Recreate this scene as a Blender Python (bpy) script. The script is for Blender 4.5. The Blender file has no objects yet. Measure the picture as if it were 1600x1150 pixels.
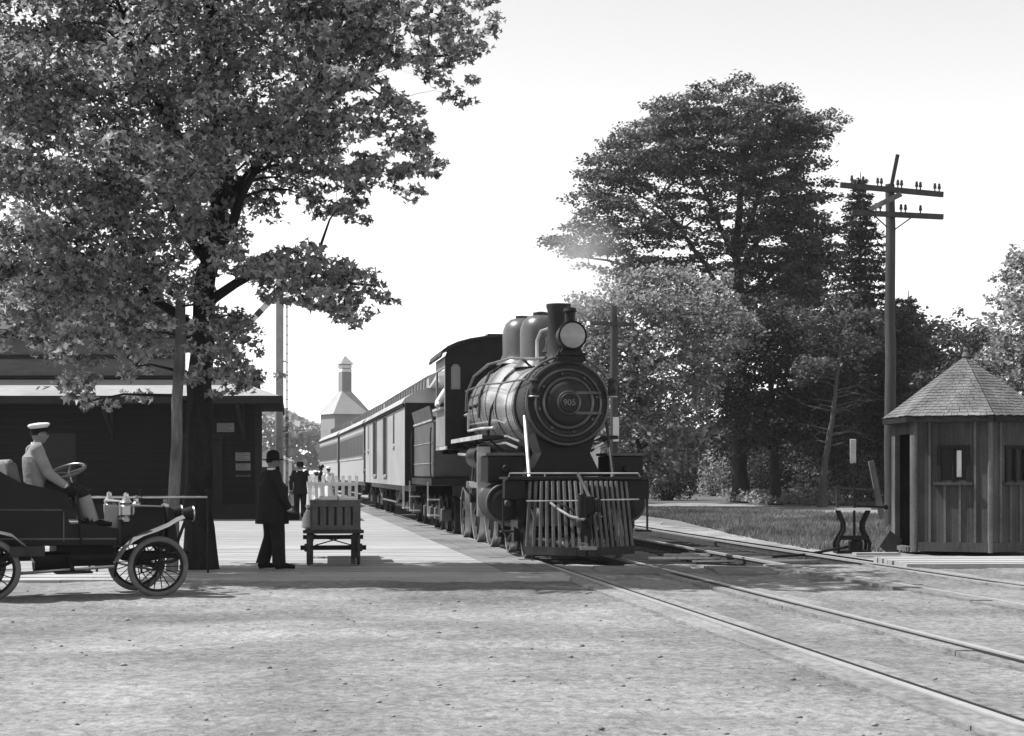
import bpy, bmesh, math, random
import numpy as np
from mathutils import Vector, Matrix, Quaternion
PI = math.pi
R = math.radians
random.seed(7)
rng = np.random.default_rng(11)
scene = bpy.context.scene
COL = scene.collection

# ------------------------------------------------------------------ camera, sky, sun
CAMH, F, HX, HY = 1.42, 2700.0, 800.0, 738.0       # tripod height (m), focal length / principal point (photo px)
cam = bpy.data.cameras.new('camera')
cam.sensor_width = 36.0
cam.lens = 36.0 * F / 1600.0
cam.shift_y = (HY - 575.0) / 1600.0
cam.clip_start = 0.1
cam.clip_end = 4000.0
camo = bpy.data.objects.new('camera', cam)
COL.objects.link(camo)
camo.location = (0, 0, CAMH)
camo.rotation_euler = (PI / 2, 0, 0)
scene.camera = camo

SUN_EL = R(56)
SUN_H = Vector((-0.992, 0.125, 0)).normalized()      # horizontal direction towards the sun
sdir = Vector((SUN_H.x * math.cos(SUN_EL), SUN_H.y * math.cos(SUN_EL), math.sin(SUN_EL)))
sun = bpy.data.lights.new('sun', 'SUN')
sun.energy = 5.0
sun.angle = R(0.53)
sun.color = (1, 1, 1)                               # black-and-white plate: neutral light
suno = bpy.data.objects.new('sun', sun)
COL.objects.link(suno)
suno.rotation_euler = sdir.to_track_quat('Z', 'Y').to_euler()
suno.location = (-30, 20, 40)

world = bpy.data.worlds.new('World')
scene.world = world
world.use_nodes = True
nt = world.node_tree
bgn = nt.nodes['Background']
sky = nt.nodes.new('ShaderNodeTexSky')
sky.sky_type = 'NISHITA'
sky.sun_disc = False
sky.sun_elevation = SUN_EL
sky.sun_rotation = math.atan2(SUN_H.x, SUN_H.y)
sky.dust_density = 0.0
sky.air_density = 1.0
# the plate records one grey value: mostly the sky's green light, some blue
sep = nt.nodes.new('ShaderNodeSeparateColor')
nt.links.new(sky.outputs[0], sep.inputs[0])
mxs = nt.nodes.new('ShaderNodeMix'); mxs.data_type = 'FLOAT'; mxs.inputs[0].default_value = .25
nt.links.new(sep.outputs[1], mxs.inputs[2]); nt.links.new(sep.outputs[2], mxs.inputs[3])
nt.links.new(mxs.outputs[0], bgn.inputs[0])
bgn.inputs[1].default_value = 0.15

scene.view_settings.view_transform = 'Standard'
scene.view_settings.look = 'None'
scene.view_settings.gamma = 1.0
scene.view_settings.exposure = 0.66
scene.cycles.use_denoising = True
scene.cycles.max_bounces = 6
scene.cycles.transparent_max_bounces = 6
scene.cycles.volume_bounces = 0
scene.cycles.volume_step_rate = 4.0
scene.cycles.sample_clamp_indirect = 4.0

# ------------------------------------------------------------------ pixels to places
def gp(px, py, z=0.0):
    """ground (or level z) point seen at a photo pixel"""
    d = F * (CAMH - z) / (py - HY)
    return Vector(((px - HX) * d / F, d, z))
def at(px, py, d):
    return Vector(((px - HX) * d / F, d, CAMH + (HY - py) * d / F))
def S(d):
    return d / F

# ------------------------------------------------------------------ materials
MATS = {}
def mat(name, v, rough=0.8, var=0.25, scale=4.0, stretch=(1, 1, 1), bump=0.0, bscale=None, metal=0.0, spec=None,
        island=0.0, fine=0.0, transl=0.0, stain=0.0, coat=0.0, iso=False):
    """grey procedural material: base value v, noise variation, optional relief"""
    m = bpy.data.materials.new(name)
    m.use_nodes = True
    t = m.node_tree; N = t.nodes; L = t.links
    b = N['Principled BSDF']
    b.inputs['Roughness'].default_value = rough
    b.inputs['Metallic'].default_value = metal
    b.inputs['Specular IOR Level'].default_value = spec if spec is not None else (.08 if rough >= .7 else .25)
    b.inputs['Coat Weight'].default_value = coat
    tc = N.new('ShaderNodeTexCoord')
    mp = N.new('ShaderNodeMapping'); mp.inputs['Scale'].default_value = stretch
    L.new(tc.outputs['Object'], mp.inputs['Vector'])
    nz = N.new('ShaderNodeTexNoise'); nz.inputs['Scale'].default_value = scale; nz.inputs['Detail'].default_value = 6
    L.new(mp.outputs[0], nz.inputs['Vector'])
    mr = N.new('ShaderNodeMapRange')
    mr.inputs['From Min'].default_value = 0.25; mr.inputs['From Max'].default_value = 0.75
    mr.inputs['To Min'].default_value = v * (1 - var); mr.inputs['To Max'].default_value = v * (1 + var)
    L.new(nz.outputs['Fac'], mr.inputs['Value'])
    out = mr.outputs[0]
    def mul(o, src, lo, hi, a=0.0, c=1.0):
        r = N.new('ShaderNodeMapRange'); r.inputs['From Min'].default_value = a; r.inputs['From Max'].default_value = c
        r.inputs['To Min'].default_value = lo; r.inputs['To Max'].default_value = hi
        L.new(src, r.inputs['Value'])
        q = N.new('ShaderNodeMath'); q.operation = 'MULTIPLY'
        L.new(o, q.inputs[0]); L.new(r.outputs[0], q.inputs[1])
        return q.outputs[0]
    if fine:
        n2 = N.new('ShaderNodeTexNoise'); n2.inputs['Scale'].default_value = scale * 9; n2.inputs['Detail'].default_value = 8 if iso else 4; n2.inputs['Roughness'].default_value = .68 if iso else .5
        L.new(tc.outputs['Object'] if iso else mp.outputs[0], n2.inputs['Vector'])
        out = mul(out, n2.outputs['Fac'], 1 - fine, 1 + fine, 0.3, 0.7)
    if stain:
        n3 = N.new('ShaderNodeTexNoise'); n3.inputs['Scale'].default_value = scale * 0.22; n3.inputs['Detail'].default_value = 5
        n3.inputs['Distortion'].default_value = 0.6
        L.new(tc.outputs['Object'], n3.inputs['Vector'])
        out = mul(out, n3.outputs['Fac'], 1 - stain, 1 + stain * 0.35, 0.35, 0.62)
    if island:
        g = N.new('ShaderNodeNewGeometry')
        out = mul(out, g.outputs['Random Per Island'], 1 - island, 1 + island)
    L.new(out, b.inputs['Base Color'])
    if bump:
        bn = N.new('ShaderNodeBump'); bn.inputs['Strength'].default_value = 1.0; bn.inputs['Distance'].default_value = bump
        nb = N.new('ShaderNodeTexNoise'); nb.inputs['Scale'].default_value = bscale or scale * 3; nb.inputs['Detail'].default_value = 6
        L.new(tc.outputs['Object'] if iso else mp.outputs[0], nb.inputs['Vector'])
        L.new(nb.outputs['Fac'], bn.inputs['Height'])
        L.new(bn.outputs[0], b.inputs['Normal'])
    if transl:
        tr = N.new('ShaderNodeBsdfTranslucent'); tm_ = N.new('ShaderNodeMath'); tm_.operation = 'MULTIPLY'; tm_.inputs[1].default_value = 1.5; L.new(out, tm_.inputs[0]); L.new(tm_.outputs[0], tr.inputs['Color'])
        mx = N.new('ShaderNodeMixShader'); mx.inputs[0].default_value = transl
        L.new(b.outputs[0], mx.inputs[1]); L.new(tr.outputs[0], mx.inputs[2])
        L.new(mx.outputs[0], N['Material Output'].inputs['Surface'])
    MATS[name] = m
    return m
M = MATS
mat('dirt', .20, .95, .20, 1.2, (.5, 1, 1), bump=.035, bscale=15, fine=.42, stain=.34, iso=True)
mat('dust_plank', .20, .95, .2, 1.6, (1, .6, 1), bump=.01, fine=.3, stain=.3)
mat('plank_pale', 0.330, .85, .14, 2.5, (.5, 6, 1), bump=.003, fine=.12, stain=.15)
mat('plank_grey', 0.170, .85, .2, 2.5, (.5, 6, 1), bump=.003, fine=.15, stain=.25)
mat('ballast', 0.180, .95, .3, 9, bump=.03, bscale=25, fine=.3, stain=.3)
mat('gravel_pale', .24, .95, .3, 3, bump=.03, bscale=22, fine=.35, stain=.4)
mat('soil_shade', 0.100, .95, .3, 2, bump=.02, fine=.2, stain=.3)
mat('rail_side', .06, .6, .3, 6, metal=.3)
mat('rail_top', .5, .36, .1, 6, metal=.55)
mat('tie', 0.070, .9, .35, 4, (1, 1, 1), bump=.006, fine=.2)
mat('pebble', .20, .95, .2, 5, island=.4)
mat('loco_black', .010, .42, .3, 5, spec=.16)
mat('loco_dusty', .030, .6, .35, 3, spec=.15, fine=.2, stain=.4)
mat('smokebox', .026, .6, .25, 5, spec=.18, fine=.15)
mat('jacket', .55, .22, .14, 2, metal=.62, fine=.08, stain=.3, spec=.7)
mat('gloss_black', .05, .28, .3, 4, spec=.9, stain=.3)
mat('dome_iron', .085, .34, .15, 3, metal=.3, spec=.5, fine=.1, stain=.35)
mat('steel', .5, .35, .15, 6, metal=.85)
mat('bright_rod', .45, .4, .25, 6, metal=.3, stain=.4)
mat('bar_grey', .10, .5, .3, 5, fine=.25, stain=.3)
mat('lens', .30, .2, .12, 9, spec=.5)
mat('number_paint', .20, .6, .2, 5, fine=.2)
mat('cab_dark', .016, .65, .3, 4, spec=.12)
mat('cab_panel', .20, .55, .15, 3, stain=.2)
mat('tender_side', 0.085, .45, .2, 2.5, fine=.1, stain=.25)
mat('coal', .03, .55, .4, 8, bump=.02)
mat('car_paint', 0.300, .5, .08, 2, (1, .3, 1), fine=.05, stain=.1)
mat('coach_paint', 0.270, .55, .08, 2, fine=.05)
mat('coach_band', 0.100, .4, .15, 2)
mat('car_roof', 0.320, .7, .15, 2, stain=.2)
mat('window_dark', .012, .4, .2, 3, spec=.15)
mat('black_iron', .012, .55, .3, 6, spec=.12)
mat('auto_black', .008, .4, .3, 5, spec=.15)
mat('auto_leather', .028, .55, .3, 8, bump=.004, spec=.2)
mat('fender', .16, .22, .2, 5, spec=.6)
mat('tyre', 0.120, .85, .2, 8, stain=.25)
mat('brass', .42, .3, .1, 6, metal=.9)
mat('cushion', .20, .85, .25, 6, bump=.012, bscale=14)
mat('bark', .022, .95, .4, 7, (1, 1, .3), bump=.03, bscale=14, fine=.3, spec=.04)
mat('bark_far', .03, .95, .4, 5, (1, 1, .3), fine=.2, spec=.04)
mat('bark_pale', .075, .9, .3, 5, (1, 1, .3), fine=.2)
mat('pole_pale', .15, .9, .3, 4, (1, 1, .12), bump=.006, fine=.25, stain=.4)
mat('pole_dark', .055, .9, .3, 4, (1, 1, .12), bump=.006, fine=.2)
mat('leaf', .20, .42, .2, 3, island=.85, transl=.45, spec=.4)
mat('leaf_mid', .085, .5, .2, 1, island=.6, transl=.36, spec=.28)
mat('leaf_far_haze', .30, .8, .2, .2, island=.3, transl=.4, spec=.1)  # extra pale colour stands in for distance haze over the far wood
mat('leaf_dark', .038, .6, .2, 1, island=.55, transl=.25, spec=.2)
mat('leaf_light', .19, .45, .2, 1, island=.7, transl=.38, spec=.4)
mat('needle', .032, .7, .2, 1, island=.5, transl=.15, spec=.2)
mat('grass', .15, .8, .3, 1.2, island=.6, transl=.3, stain=.45, spec=.2)
mat('station_wall', .012, .85, .2, 3, (1, 1, 8), fine=.15, spec=.03)
mat('station_trim', .022, .85, .2, 3, fine=.1, spec=.03)
mat('station_roof', 0.300, .8, .12, 2, (1, 4, 1), fine=.12, stain=.15)
mat('station_upper', 0.100, .85, .2, 2, (1, 1, 5), fine=.15)
mat('paper', .17, .85, .2, 20, (1, 1, 6))
mat('ink', .06, .8, .1, 5)
mat('hut_board', .07, .9, .25, 3, (6, 6, .5), bump=.003, fine=.22, stain=.4)
mat('hut_trim', .115, .85, .2, 3, fine=.2, stain=.35)
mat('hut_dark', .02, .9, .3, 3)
mat('shingle', .15, .95, .25, 4, island=.08, bump=.01, bscale=26, fine=.3, stain=.3)
mat('white_paint', 0.600, .7, .12, 5, fine=.06)
mat('mast_grey', .36, .8, .15, 5, stain=.2)
mat('far_wall', 0.220, .8, .1, 1)
mat('far_roof', 0.320, .8, .1, 1)
mat('crate_wood', .12, .85, .25, 5, (3, 3, 1), bump=.003, fine=.2)
mat('truck_wood', .05, .8, .3, 5, fine=.2)
mat('cloth_black', .014, .9, .25, 6, spec=.15, bump=.006, bscale=14)
mat('cloth_dark', .035, .9, .25, 6, spec=.15, bump=.006, bscale=14)
mat('cloth_grey', .20, .9, .2, 6, spec=.15, bump=.006, bscale=14)
mat('cloth_white', 0.620, .9, .1, 6, spec=.15, bump=.008, bscale=12)
mat('felt', .010, .8, .2, 8, spec=.1)
mat('skin', .15, .6, .1, 12, spec=.3)
mat('hair', .012, .8, .3, 20, spec=.1)
mat('glass_clear', .05, .08, .1, 3, spec=.8)

# ------------------------------------------------------------------ mesh building
def ortho(axis):
    a = Vector(axis).normalized()
    h = Vector((0, 0, 1)) if abs(a.z) < .95 else Vector((1, 0, 0))
    x = h.cross(a).normalized()
    return x, a.cross(x), a
class MB:
    def __init__(s):
        s.v = []; s.f = []
    def add(s, vs, fs):
        o = len(s.v)
        s.v += [tuple(p) for p in vs]
        s.f += [tuple(i + o for i in f) for f in fs]
        return s
    def box(s, x0, x1, y0, y1, z0, z1):
        return s.add([(x0,y0,z0),(x1,y0,z0),(x1,y1,z0),(x0,y1,z0),(x0,y0,z1),(x1,y0,z1),(x1,y1,z1),(x0,y1,z1)],
                     [(0,3,2,1),(4,5,6,7),(0,1,5,4),(1,2,6,5),(2,3,7,6),(3,0,4,7)])
    def cbox(s, c, sz):
        return s.box(c[0]-sz[0]/2, c[0]+sz[0]/2, c[1]-sz[1]/2, c[1]+sz[1]/2, c[2]-sz[2]/2, c[2]+sz[2]/2)
    def bar(s, p, q, w, h, up=(0,0,1)):
        p = Vector(p); q = Vector(q); a = (q-p).normalized()
        u = Vector(up)
        if abs(a.dot(u)) > .97: u = Vector((0,1,0))
        x = a.cross(u).normalized()*(w/2); y = x.cross(a).normalized()*(h/2)
        return s.add([p-x-y,p+x-y,p+x+y,p-x+y,q-x-y,q+x-y,q+x+y,q-x+y],
                     [(0,1,2,3),(7,6,5,4),(0,4,5,1),(1,5,6,2),(2,6,7,3),(3,7,4,0)])
    def cyl(s, p, q, r0, r1=None, n=12, caps=True):
        if r1 is None: r1 = r0
        p = Vector(p); q = Vector(q)
        x, y, a = ortho(q-p)
        vs = []
        for c, r in ((p, r0), (q, r1)):
            for i in range(n):
                t = 2*PI*i/n
                vs.append(c + x*math.cos(t)*r + y*math.sin(t)*r)
        fs = [(i, (i+1) % n, n+(i+1) % n, n+i) for i in range(n)]
        if caps: fs += [tuple(range(n-1, -1, -1)), tuple(range(n, 2*n))]
        return s.add(vs, fs)
    def tube(s, pts, r, n=6, caps=True):
        pts = [Vector(p) for p in pts]
        k = len(pts)
        rs = [r]*k if isinstance(r, (int, float)) else list(r)
        vs = []; px = None
        for i, p in enumerate(pts):
            a = (pts[min(i+1, k-1)] - pts[max(i-1, 0)]).normalized()
            if px is None: x, y, a = ortho(a)
            else:
                x = (px - a*px.dot(a))
                x = x.normalized() if x.length > 1e-6 else ortho(a)[0]
                y = a.cross(x)
            px = x
            for j in range(n):
                t = 2*PI*j/n
                vs.append(p + x*math.cos(t)*rs[i] + y*math.sin(t)*rs[i])
        fs = [(i*n+j, i*n+(j+1) % n, (i+1)*n+(j+1) % n, (i+1)*n+j) for i in range(k-1) for j in range(n)]
        if caps: fs += [tuple(range(n-1, -1, -1)), tuple(range((k-1)*n, k*n))]
        return s.add(vs, fs)
    def lathe(s, prof, c=(0,0,0), axis=(0,0,1), n=24, sx=1.0, sy=1.0, closed=False):
        """prof: (radius, distance along axis)"""
        c = Vector(c); x, y, a = ortho(axis)
        vs = []
        for r, h in prof:
            for i in range(n):
                t = 2*PI*i/n
                vs.append(c + a*h + x*math.cos(t)*r*sx + y*math.sin(t)*r*sy)
        k = len(prof)
        fs = [(i*n+j, i*n+(j+1) % n, (i+1)*n+(j+1) % n, (i+1)*n+j) for i in range(k-1) for j in range(n)]
        if closed:
            fs += [((k-1)*n+j, (k-1)*n+(j+1) % n, (j+1) % n, j) for j in range(n)]
        else:
            if prof[0][0] > 1e-4: fs.append(tuple(range(n-1, -1, -1)))
            if prof[-1][0] > 1e-4: fs.append(tuple(range((k-1)*n, k*n)))
        return s.add(vs, fs)
    def torus(s, c, axis, r, t, n=32, k=8, ty=None):
        ty = ty or t
        return s.lathe([(r + t*math.cos(2*PI*i/k), ty*math.sin(2*PI*i/k)) for i in range(k)], c, axis, n, closed=True)
    def loft(s, rings, n=16, caps=True):
        """rings: (centre, rx, ry) ellipses in horizontal planes"""
        vs = []
        for c, rx, ry in rings:
            for i in range(n):
                t = 2*PI*i/n
                vs.append((c[0]+rx*math.cos(t), c[1]+ry*math.sin(t), c[2]))
        k = len(rings)
        fs = [(i*n+j, i*n+(j+1) % n, (i+1)*n+(j+1) % n, (i+1)*n+j) for i in range(k-1) for j in range(n)]
        if caps: fs += [tuple(range(n-1, -1, -1)), tuple(range((k-1)*n, k*n))]
        return s.add(vs, fs)
    def prism(s, poly, a, b, plane='xz'):
        """polygon extruded: plane xz -> along y, yz -> along x, xy -> along z"""
        def P(u, w, t):
            return (u, t, w) if plane == 'xz' else ((t, u, w) if plane == 'yz' else (u, w, t))
        n = len(poly)
        vs = [P(u, w, a) for u, w in poly] + [P(u, w, b) for u, w in poly]
        fs = [tuple(range(n)), tuple(range(2*n-1, n-1, -1))] + [(i, n+i, n+(i+1) % n, (i+1) % n) for i in range(n)]
        return s.add(vs, fs)
    def sphere(s, c, r, n=12, k=8, sx=1, sy=1, sz=1):
        prof = [(max(1e-5, math.sin(PI*i/k)), -math.cos(PI*i/k)) for i in range(k+1)]
        vs = []
        for pr, h in prof:
            for j in range(n):
                t = 2*PI*j/n
                vs.append((c[0]+r*sx*pr*math.cos(t), c[1]+r*sy*pr*math.sin(t), c[2]+r*sz*h))
        return s.add(vs, [(i*n+j, i*n+(j+1) % n, (i+1)*n+(j+1) % n, (i+1)*n+j) for i in range(k) for j in range(n)])
    def mesh(s, name, material, smooth=True):
        me = bpy.data.meshes.new(name)
        me.from_pydata(s.v, [], s.f)
        bm = bmesh.new(); bm.from_mesh(me)
        bmesh.ops.recalc_face_normals(bm, faces=bm.faces)
        bm.to_mesh(me); bm.free()
        if smooth:
            me.polygons.foreach_set('use_smooth', [True]*len(me.polygons))
            me.set_sharp_from_angle(angle=R(38))
        me.materials.append(M[material])
        return me
    def build(s, name, material, parent=None, smooth=True, bevel=0.0):
        return link(name, s.mesh(name, material, smooth), parent, bevel)
def link(name, data, parent=None, bevel=0.0):
    o = bpy.data.objects.new(name, data)
    COL.objects.link(o)
    if parent is not None: o.parent = parent
    if bevel:
        b = o.modifiers.new('bevel', 'BEVEL'); b.width = bevel; b.segments = 2; b.limit_method = 'ANGLE'; b.angle_limit = R(40)
    return o
def tag(o, label, cat, group=None):
    o['label'] = label; o['category'] = cat
    if group: o['group'] = group
    return o
def thing(name, label, cat, loc=(0,0,0), rz=0.0, group=None):
    o = link(name, None)
    o.location = loc; o.rotation_euler = (0, 0, rz)
    return tag(o, label, cat, group)
def struct(o):
    o['kind'] = 'structure'; return o
def stuff(o):
    o['kind'] = 'stuff'; return o
def copy_tree(o, parent=None):
    c = o.copy(); COL.objects.link(c)
    if parent is not None: c.parent = parent
    for ch in list(o.children): copy_tree(ch, c)
    return c
def text_mesh(txt, size, material, name, parent, matrix, depth=.004):
    cu = bpy.data.curves.new('t', 'FONT'); cu.body = txt; cu.size = size; cu.extrude = depth
    cu.align_x = 'CENTER'; cu.align_y = 'CENTER'
    to = bpy.data.objects.new('t', cu); COL.objects.link(to)
    dg = bpy.context.evaluated_depsgraph_get()
    me = bpy.data.meshes.new_from_object(to.evaluated_get(dg))
    bpy.data.objects.remove(to); bpy.data.curves.remove(cu)
    me.materials.clear(); me.materials.append(M[material]); me.name = name
    o = link(name, me, parent); o.matrix_local = matrix
    return o
def np_mesh(name, V, T, material):
    """big triangle mesh from numpy arrays"""
    me = bpy.data.meshes.new(name)
    V = np.asarray(V, dtype=np.float32); T = np.asarray(T, dtype=np.int32)
    k = T.shape[1]
    me.vertices.add(len(V)); me.vertices.foreach_set('co', V.ravel())
    me.loops.add(T.size); me.loops.foreach_set('vertex_index', T.ravel())
    me.polygons.add(len(T))
    me.polygons.foreach_set('loop_start', np.arange(0, T.size, k, dtype=np.int32))
    me.polygons.foreach_set('loop_total', np.full(len(T), k, dtype=np.int32))
    me.update(calc_edges=True)
    me.materials.append(M[material])
    return me
def vnoise(x, y, s, seed=0):
    """smooth value noise, vectorised"""
    x = x/s; y = y/s
    xi = np.floor(x).astype(np.int64); yi = np.floor(y).astype(np.int64)
    fx = x-xi; fy = y-yi
    fx = fx*fx*(3-2*fx); fy = fy*fy*(3-2*fy)
    def h(a, b):
        n = (a*374761393 + b*668265263 + seed*1442695041) & 0x7fffffff
        n = ((n ^ (n >> 13))*1274126177) & 0x7fffffff
        return ((n ^ (n >> 16)) & 0xffff)/65535.0
    return (h(xi,yi)*(1-fx)+h(xi+1,yi)*fx)*(1-fy) + (h(xi,yi+1)*(1-fx)+h(xi+1,yi+1)*fx)*fy

# ------------------------------------------------------------------ the line of the tracks (x as a function of depth y)
_P = np.polyfit([3, 9.88, 22, 29, 36, 46, 64.5, 84.5, 105, 140], [4.62, 3.62, 1.865, .94, .03, -1.33, -4.0, -6.95, -10.3, -16.6], 3)
def track1(y): return float(np.polyval(_P, min(y, 170.0)))
_Q = np.polyfit([14, 18.4, 22.4, 28.2, 34.5, 45, 60, 90], [7.1, 6.35, 5.72, 4.72, 3.80, 2.55, .55, -4.2], 3)
def track2(y): return float(np.polyval(_Q, min(y, 110.0)))
def tang(fn, y):
    dx = (fn(y+.5)-fn(y-.5)); return math.atan2(-dx, 1.0)      # rotation about z of the local +y axis
# ================================================================== ground
def sstep(a, b, x):
    t = np.clip((x-a)/(b-a), 0, 1); return t*t*(3-2*t)
def poly_np(P, y, cap): return np.polyval(P, np.minimum(y, cap))
def ground_z(X, Y):
    t1 = poly_np(_P, Y, 170.0); t2 = poly_np(_Q, Y, 110.0)
    near = 1 - sstep(28, 40, Y)
    z = -.030 + near*((vnoise(X, Y, .9, 1)-.5)*.026 + (vnoise(X, Y, .33, 2)-.5)*.026 + (vnoise(X, Y, 3.1, 3)-.5)*.02
                      + (vnoise(X, Y, .15, 4)-.5)*.024*vnoise(X, Y, 1.7, 8)**1.5*1.6)
    bed = sstep(26.9, 28.0, Y)*sstep(-1.5, -1.1, X-t1)*(1-sstep(1.35, 2.3, X-t2))*(1-sstep(105, 120, Y))
    z = z*(1-bed) + bed*(-.19)
    for t in (t1, t2):
        for sgn in (-1, 1):
            off = (X-t-sgn*.75)*(-sgn)                  # positive towards the middle of the track
            g = sstep(-.26, -.20, off)*(1-sstep(.20, .26, off))*(1-sstep(27.0, 27.6, Y))
            z = np.minimum(z, z*(1-g) + g*(-.15))
    return z
def gaxis(lo, hi, step, far_lo, far_hi, grow=1.16):
    a = list(np.arange(lo, hi, step)); s = step; v = a[-1]
    while v < far_hi: s *= grow; v += s; a.append(v)
    s = step; v = lo; b = []
    while v > far_lo: s *= grow; v -= s; b.append(v)
    return np.array(b[::-1]+a)
gx = gaxis(-7.5, 10.5, .075, -900, 900)
gy = gaxis(7.5, 30.0, .075, -60, 1500)
GX, GY = np.meshgrid(gx, gy)
GZ = ground_z(GX, GY)
nx, ny = len(gx), len(gy)
ii = (np.arange(ny-1)[:, None]*nx + np.arange(nx-1)[None, :]).ravel()
gm = np_mesh('ground', np.stack([GX.ravel(), GY.ravel(), GZ.ravel()], 1), np.stack([ii, ii+1, ii+nx+1, ii+nx], 1), 'dirt')
gm.polygons.foreach_set('use_smooth', [True]*len(gm.polygons))
struct(link('ground', gm))

def sheet(name, pts, z, material, kind=True):
    b = MB(); b.add([(p[0], p[1], z) for p in pts], [tuple(range(len(pts)))])
    o = b.build(name, material, smooth=False)
    return struct(o) if kind else o
def ribbon(name, fn, ys, o0, o1, z, material, parent=None, thick=0.0):
    """strip that follows a track between the offsets o0 and o1"""
    b = MB(); vs = []
    for y in ys:
        for off in (o0, o1):
            off = off(y) if callable(off) else off
            vs.append((fn(y)+off, y, z))
    n = len(ys)
    b.add(vs, [(2*i, 2*i+1, 2*i+3, 2*i+2) for i in range(n-1)])
    if thick:
        k = len(b.v)
        b.add([(v[0], v[1], v[2]-thick) for v in vs], [])
        for i in range(n-1):
            b.f += [(2*i, 2*i+2, k+2*i+2, k+2*i), (2*i+1, k+2*i+1, k+2*i+3, 2*i+3)]
        b.f += [(0, k, k+1, 1), (2*n-2, 2*n-1, k+2*n-1, k+2*n-2)]
    return b.build(name, material, parent, smooth=False)

# pale gravel beside the second track, the drive behind the grass, ground under the far trees with its shade in the dark colour
gr = ribbon('gravel_shoulder', track2, np.linspace(28.3, 58, 40), 1.15, lambda y: 2.5-.012*(y-28)+.35*math.sin(y*.9), -.022, 'gravel_pale'); struct(gr)
dpts = [gp(960, 783.5), gp(1180, 785.5), gp(1400, 793), gp(1640, 800), gp(1640, 812), gp(1390, 806.5), gp(1180, 797), gp(985, 791)]
sheet('drive', dpts, -.018, 'gravel_pale')
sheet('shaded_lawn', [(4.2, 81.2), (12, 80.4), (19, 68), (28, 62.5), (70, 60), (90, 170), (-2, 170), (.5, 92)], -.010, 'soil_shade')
ribbon_b = ribbon('ballast', track1, np.linspace(27.6, 100, 60), -1.0, lambda y: track2(y)-track1(y)+1.5, -.165, 'ballast'); struct(ribbon_b)

# ------------------------------------------------------------------ railway tracks
def sweep(fn, off, ys, w, z0, z1):
    b = MB(); vs = []
    for y in ys:
        a = tang(fn, y); nxv = Vector((math.cos(a), math.sin(a), 0))
        c = Vector((fn(y), y, 0)) + nxv*off
        for s, z in ((-1, z0), (1, z0), (1, z1), (-1, z1)):
            p = c + nxv*(s*w/2); vs.append((p.x, p.y, z))
    n = len(ys)
    fs = [(4*i+j, 4*i+(j+1) % 4, 4*i+4+(j+1) % 4, 4*i+4+j) for i in range(n-1) for j in range(4)] + [(3, 2, 1, 0), (4*n-4, 4*n-3, 4*n-2, 4*n-1)]
    return b.add(vs, fs)
tie_b = MB().box(-1.28, 1.28, -.11, .11, -.27, -.135)
tie_me = tie_b.mesh('tie', 'tie')
spk = random.Random(5)
def railway(label, fn, y0, y1, tie0, tie1):
    t = thing('railway_track', label, 'railway track', (0, 0, 0))
    ys = list(np.linspace(y0, y1, 90))
    for s in (-1, 1):
        r = sweep(fn, s*.75, ys, .028, -.115, -.03)
        r.v += []
        base = sweep(fn, s*.75, ys, .125, -.132, -.112); r.add(base.v, base.f)
        ro = r.build('rail', 'rail_side', t, smooth=False)
        sweep(fn, s*.75, ys, .068, -.032, .004).build('rail_head', 'rail_top', ro, smooth=False)
    y = tie0
    while y < tie1:
        o = link('tie', tie_me, t)
        o.location = (fn(y)+spk.uniform(-.06, .06), y, spk.uniform(-.012, .008)); o.rotation_euler = (0, 0, tang(fn, y)+spk.uniform(-.02, .02))
        y += .56
    for s in (-1, 1):       # dark strips standing for the shade in the wheel grooves inside each rail
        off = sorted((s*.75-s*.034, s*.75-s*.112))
        ribbon('flangeway_shade', fn, np.linspace(6, 27, 60), off[0], off[1], -.009, 'hut_dark', t, .05)
    # planks laid along the rails over the crossing
    for s in (-1, 1):
        for (a, b_) in ((-.30, -.055), (.115, .27)):
            yy = 6.0
            while yy < 26.6:
                ln = min(4.2 + spk.uniform(-.5, .5), 26.9-yy)
                off = sorted((s*.75 - s*a, s*.75 - s*b_))
                p = ribbon('crossing_plank', fn, np.linspace(yy+.01, yy+ln-.01, 8), off[0], off[1], -.010+spk.uniform(-.005, .005), 'dust_plank', t, .08)
                yy += ln
    return t
railway('main railway track with worn bright rails under the steam locomotive', track1, 3, 168, 27.8, 46)
t2 = railway('second railway track with open dark ties running past the switch stand', track2, 8, 104, 27.9, 66)
# turnout: a closure rail and rods beside the second track
b = MB()
ys = np.linspace(28.6, 60, 40)
sweep(track2, .60, list(np.linspace(36, 62, 30)), .06, -.13, -.03).build('guard_rail', 'rail_side', t2, smooth=False)
for y in (29.6, 30.6):
    c = Vector((track2(y), y, -.09))
    b.bar(c+Vector((-1.5, -.25, 0)), c+Vector((.9, .1, 0)), .05, .03)
b.build('switch_rod', 'steel', t2)
b = MB()
c = Vector((track2(31.2)-1.2, 31.2, -.08))
b.bar(c+Vector((-.35, .2, 0)), c+Vector((.2, -.5, .02)), .06, .05); b.bar(c+Vector((0, .5, 0)), c+Vector((.45, -.2, .02)), .06, .05)
b.bar(c+Vector((-.7, -.5, -.02)), c+Vector((.35, -.55, -.02)), .12, .04)
b.build('switch_frog', 'steel', t2)

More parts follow.
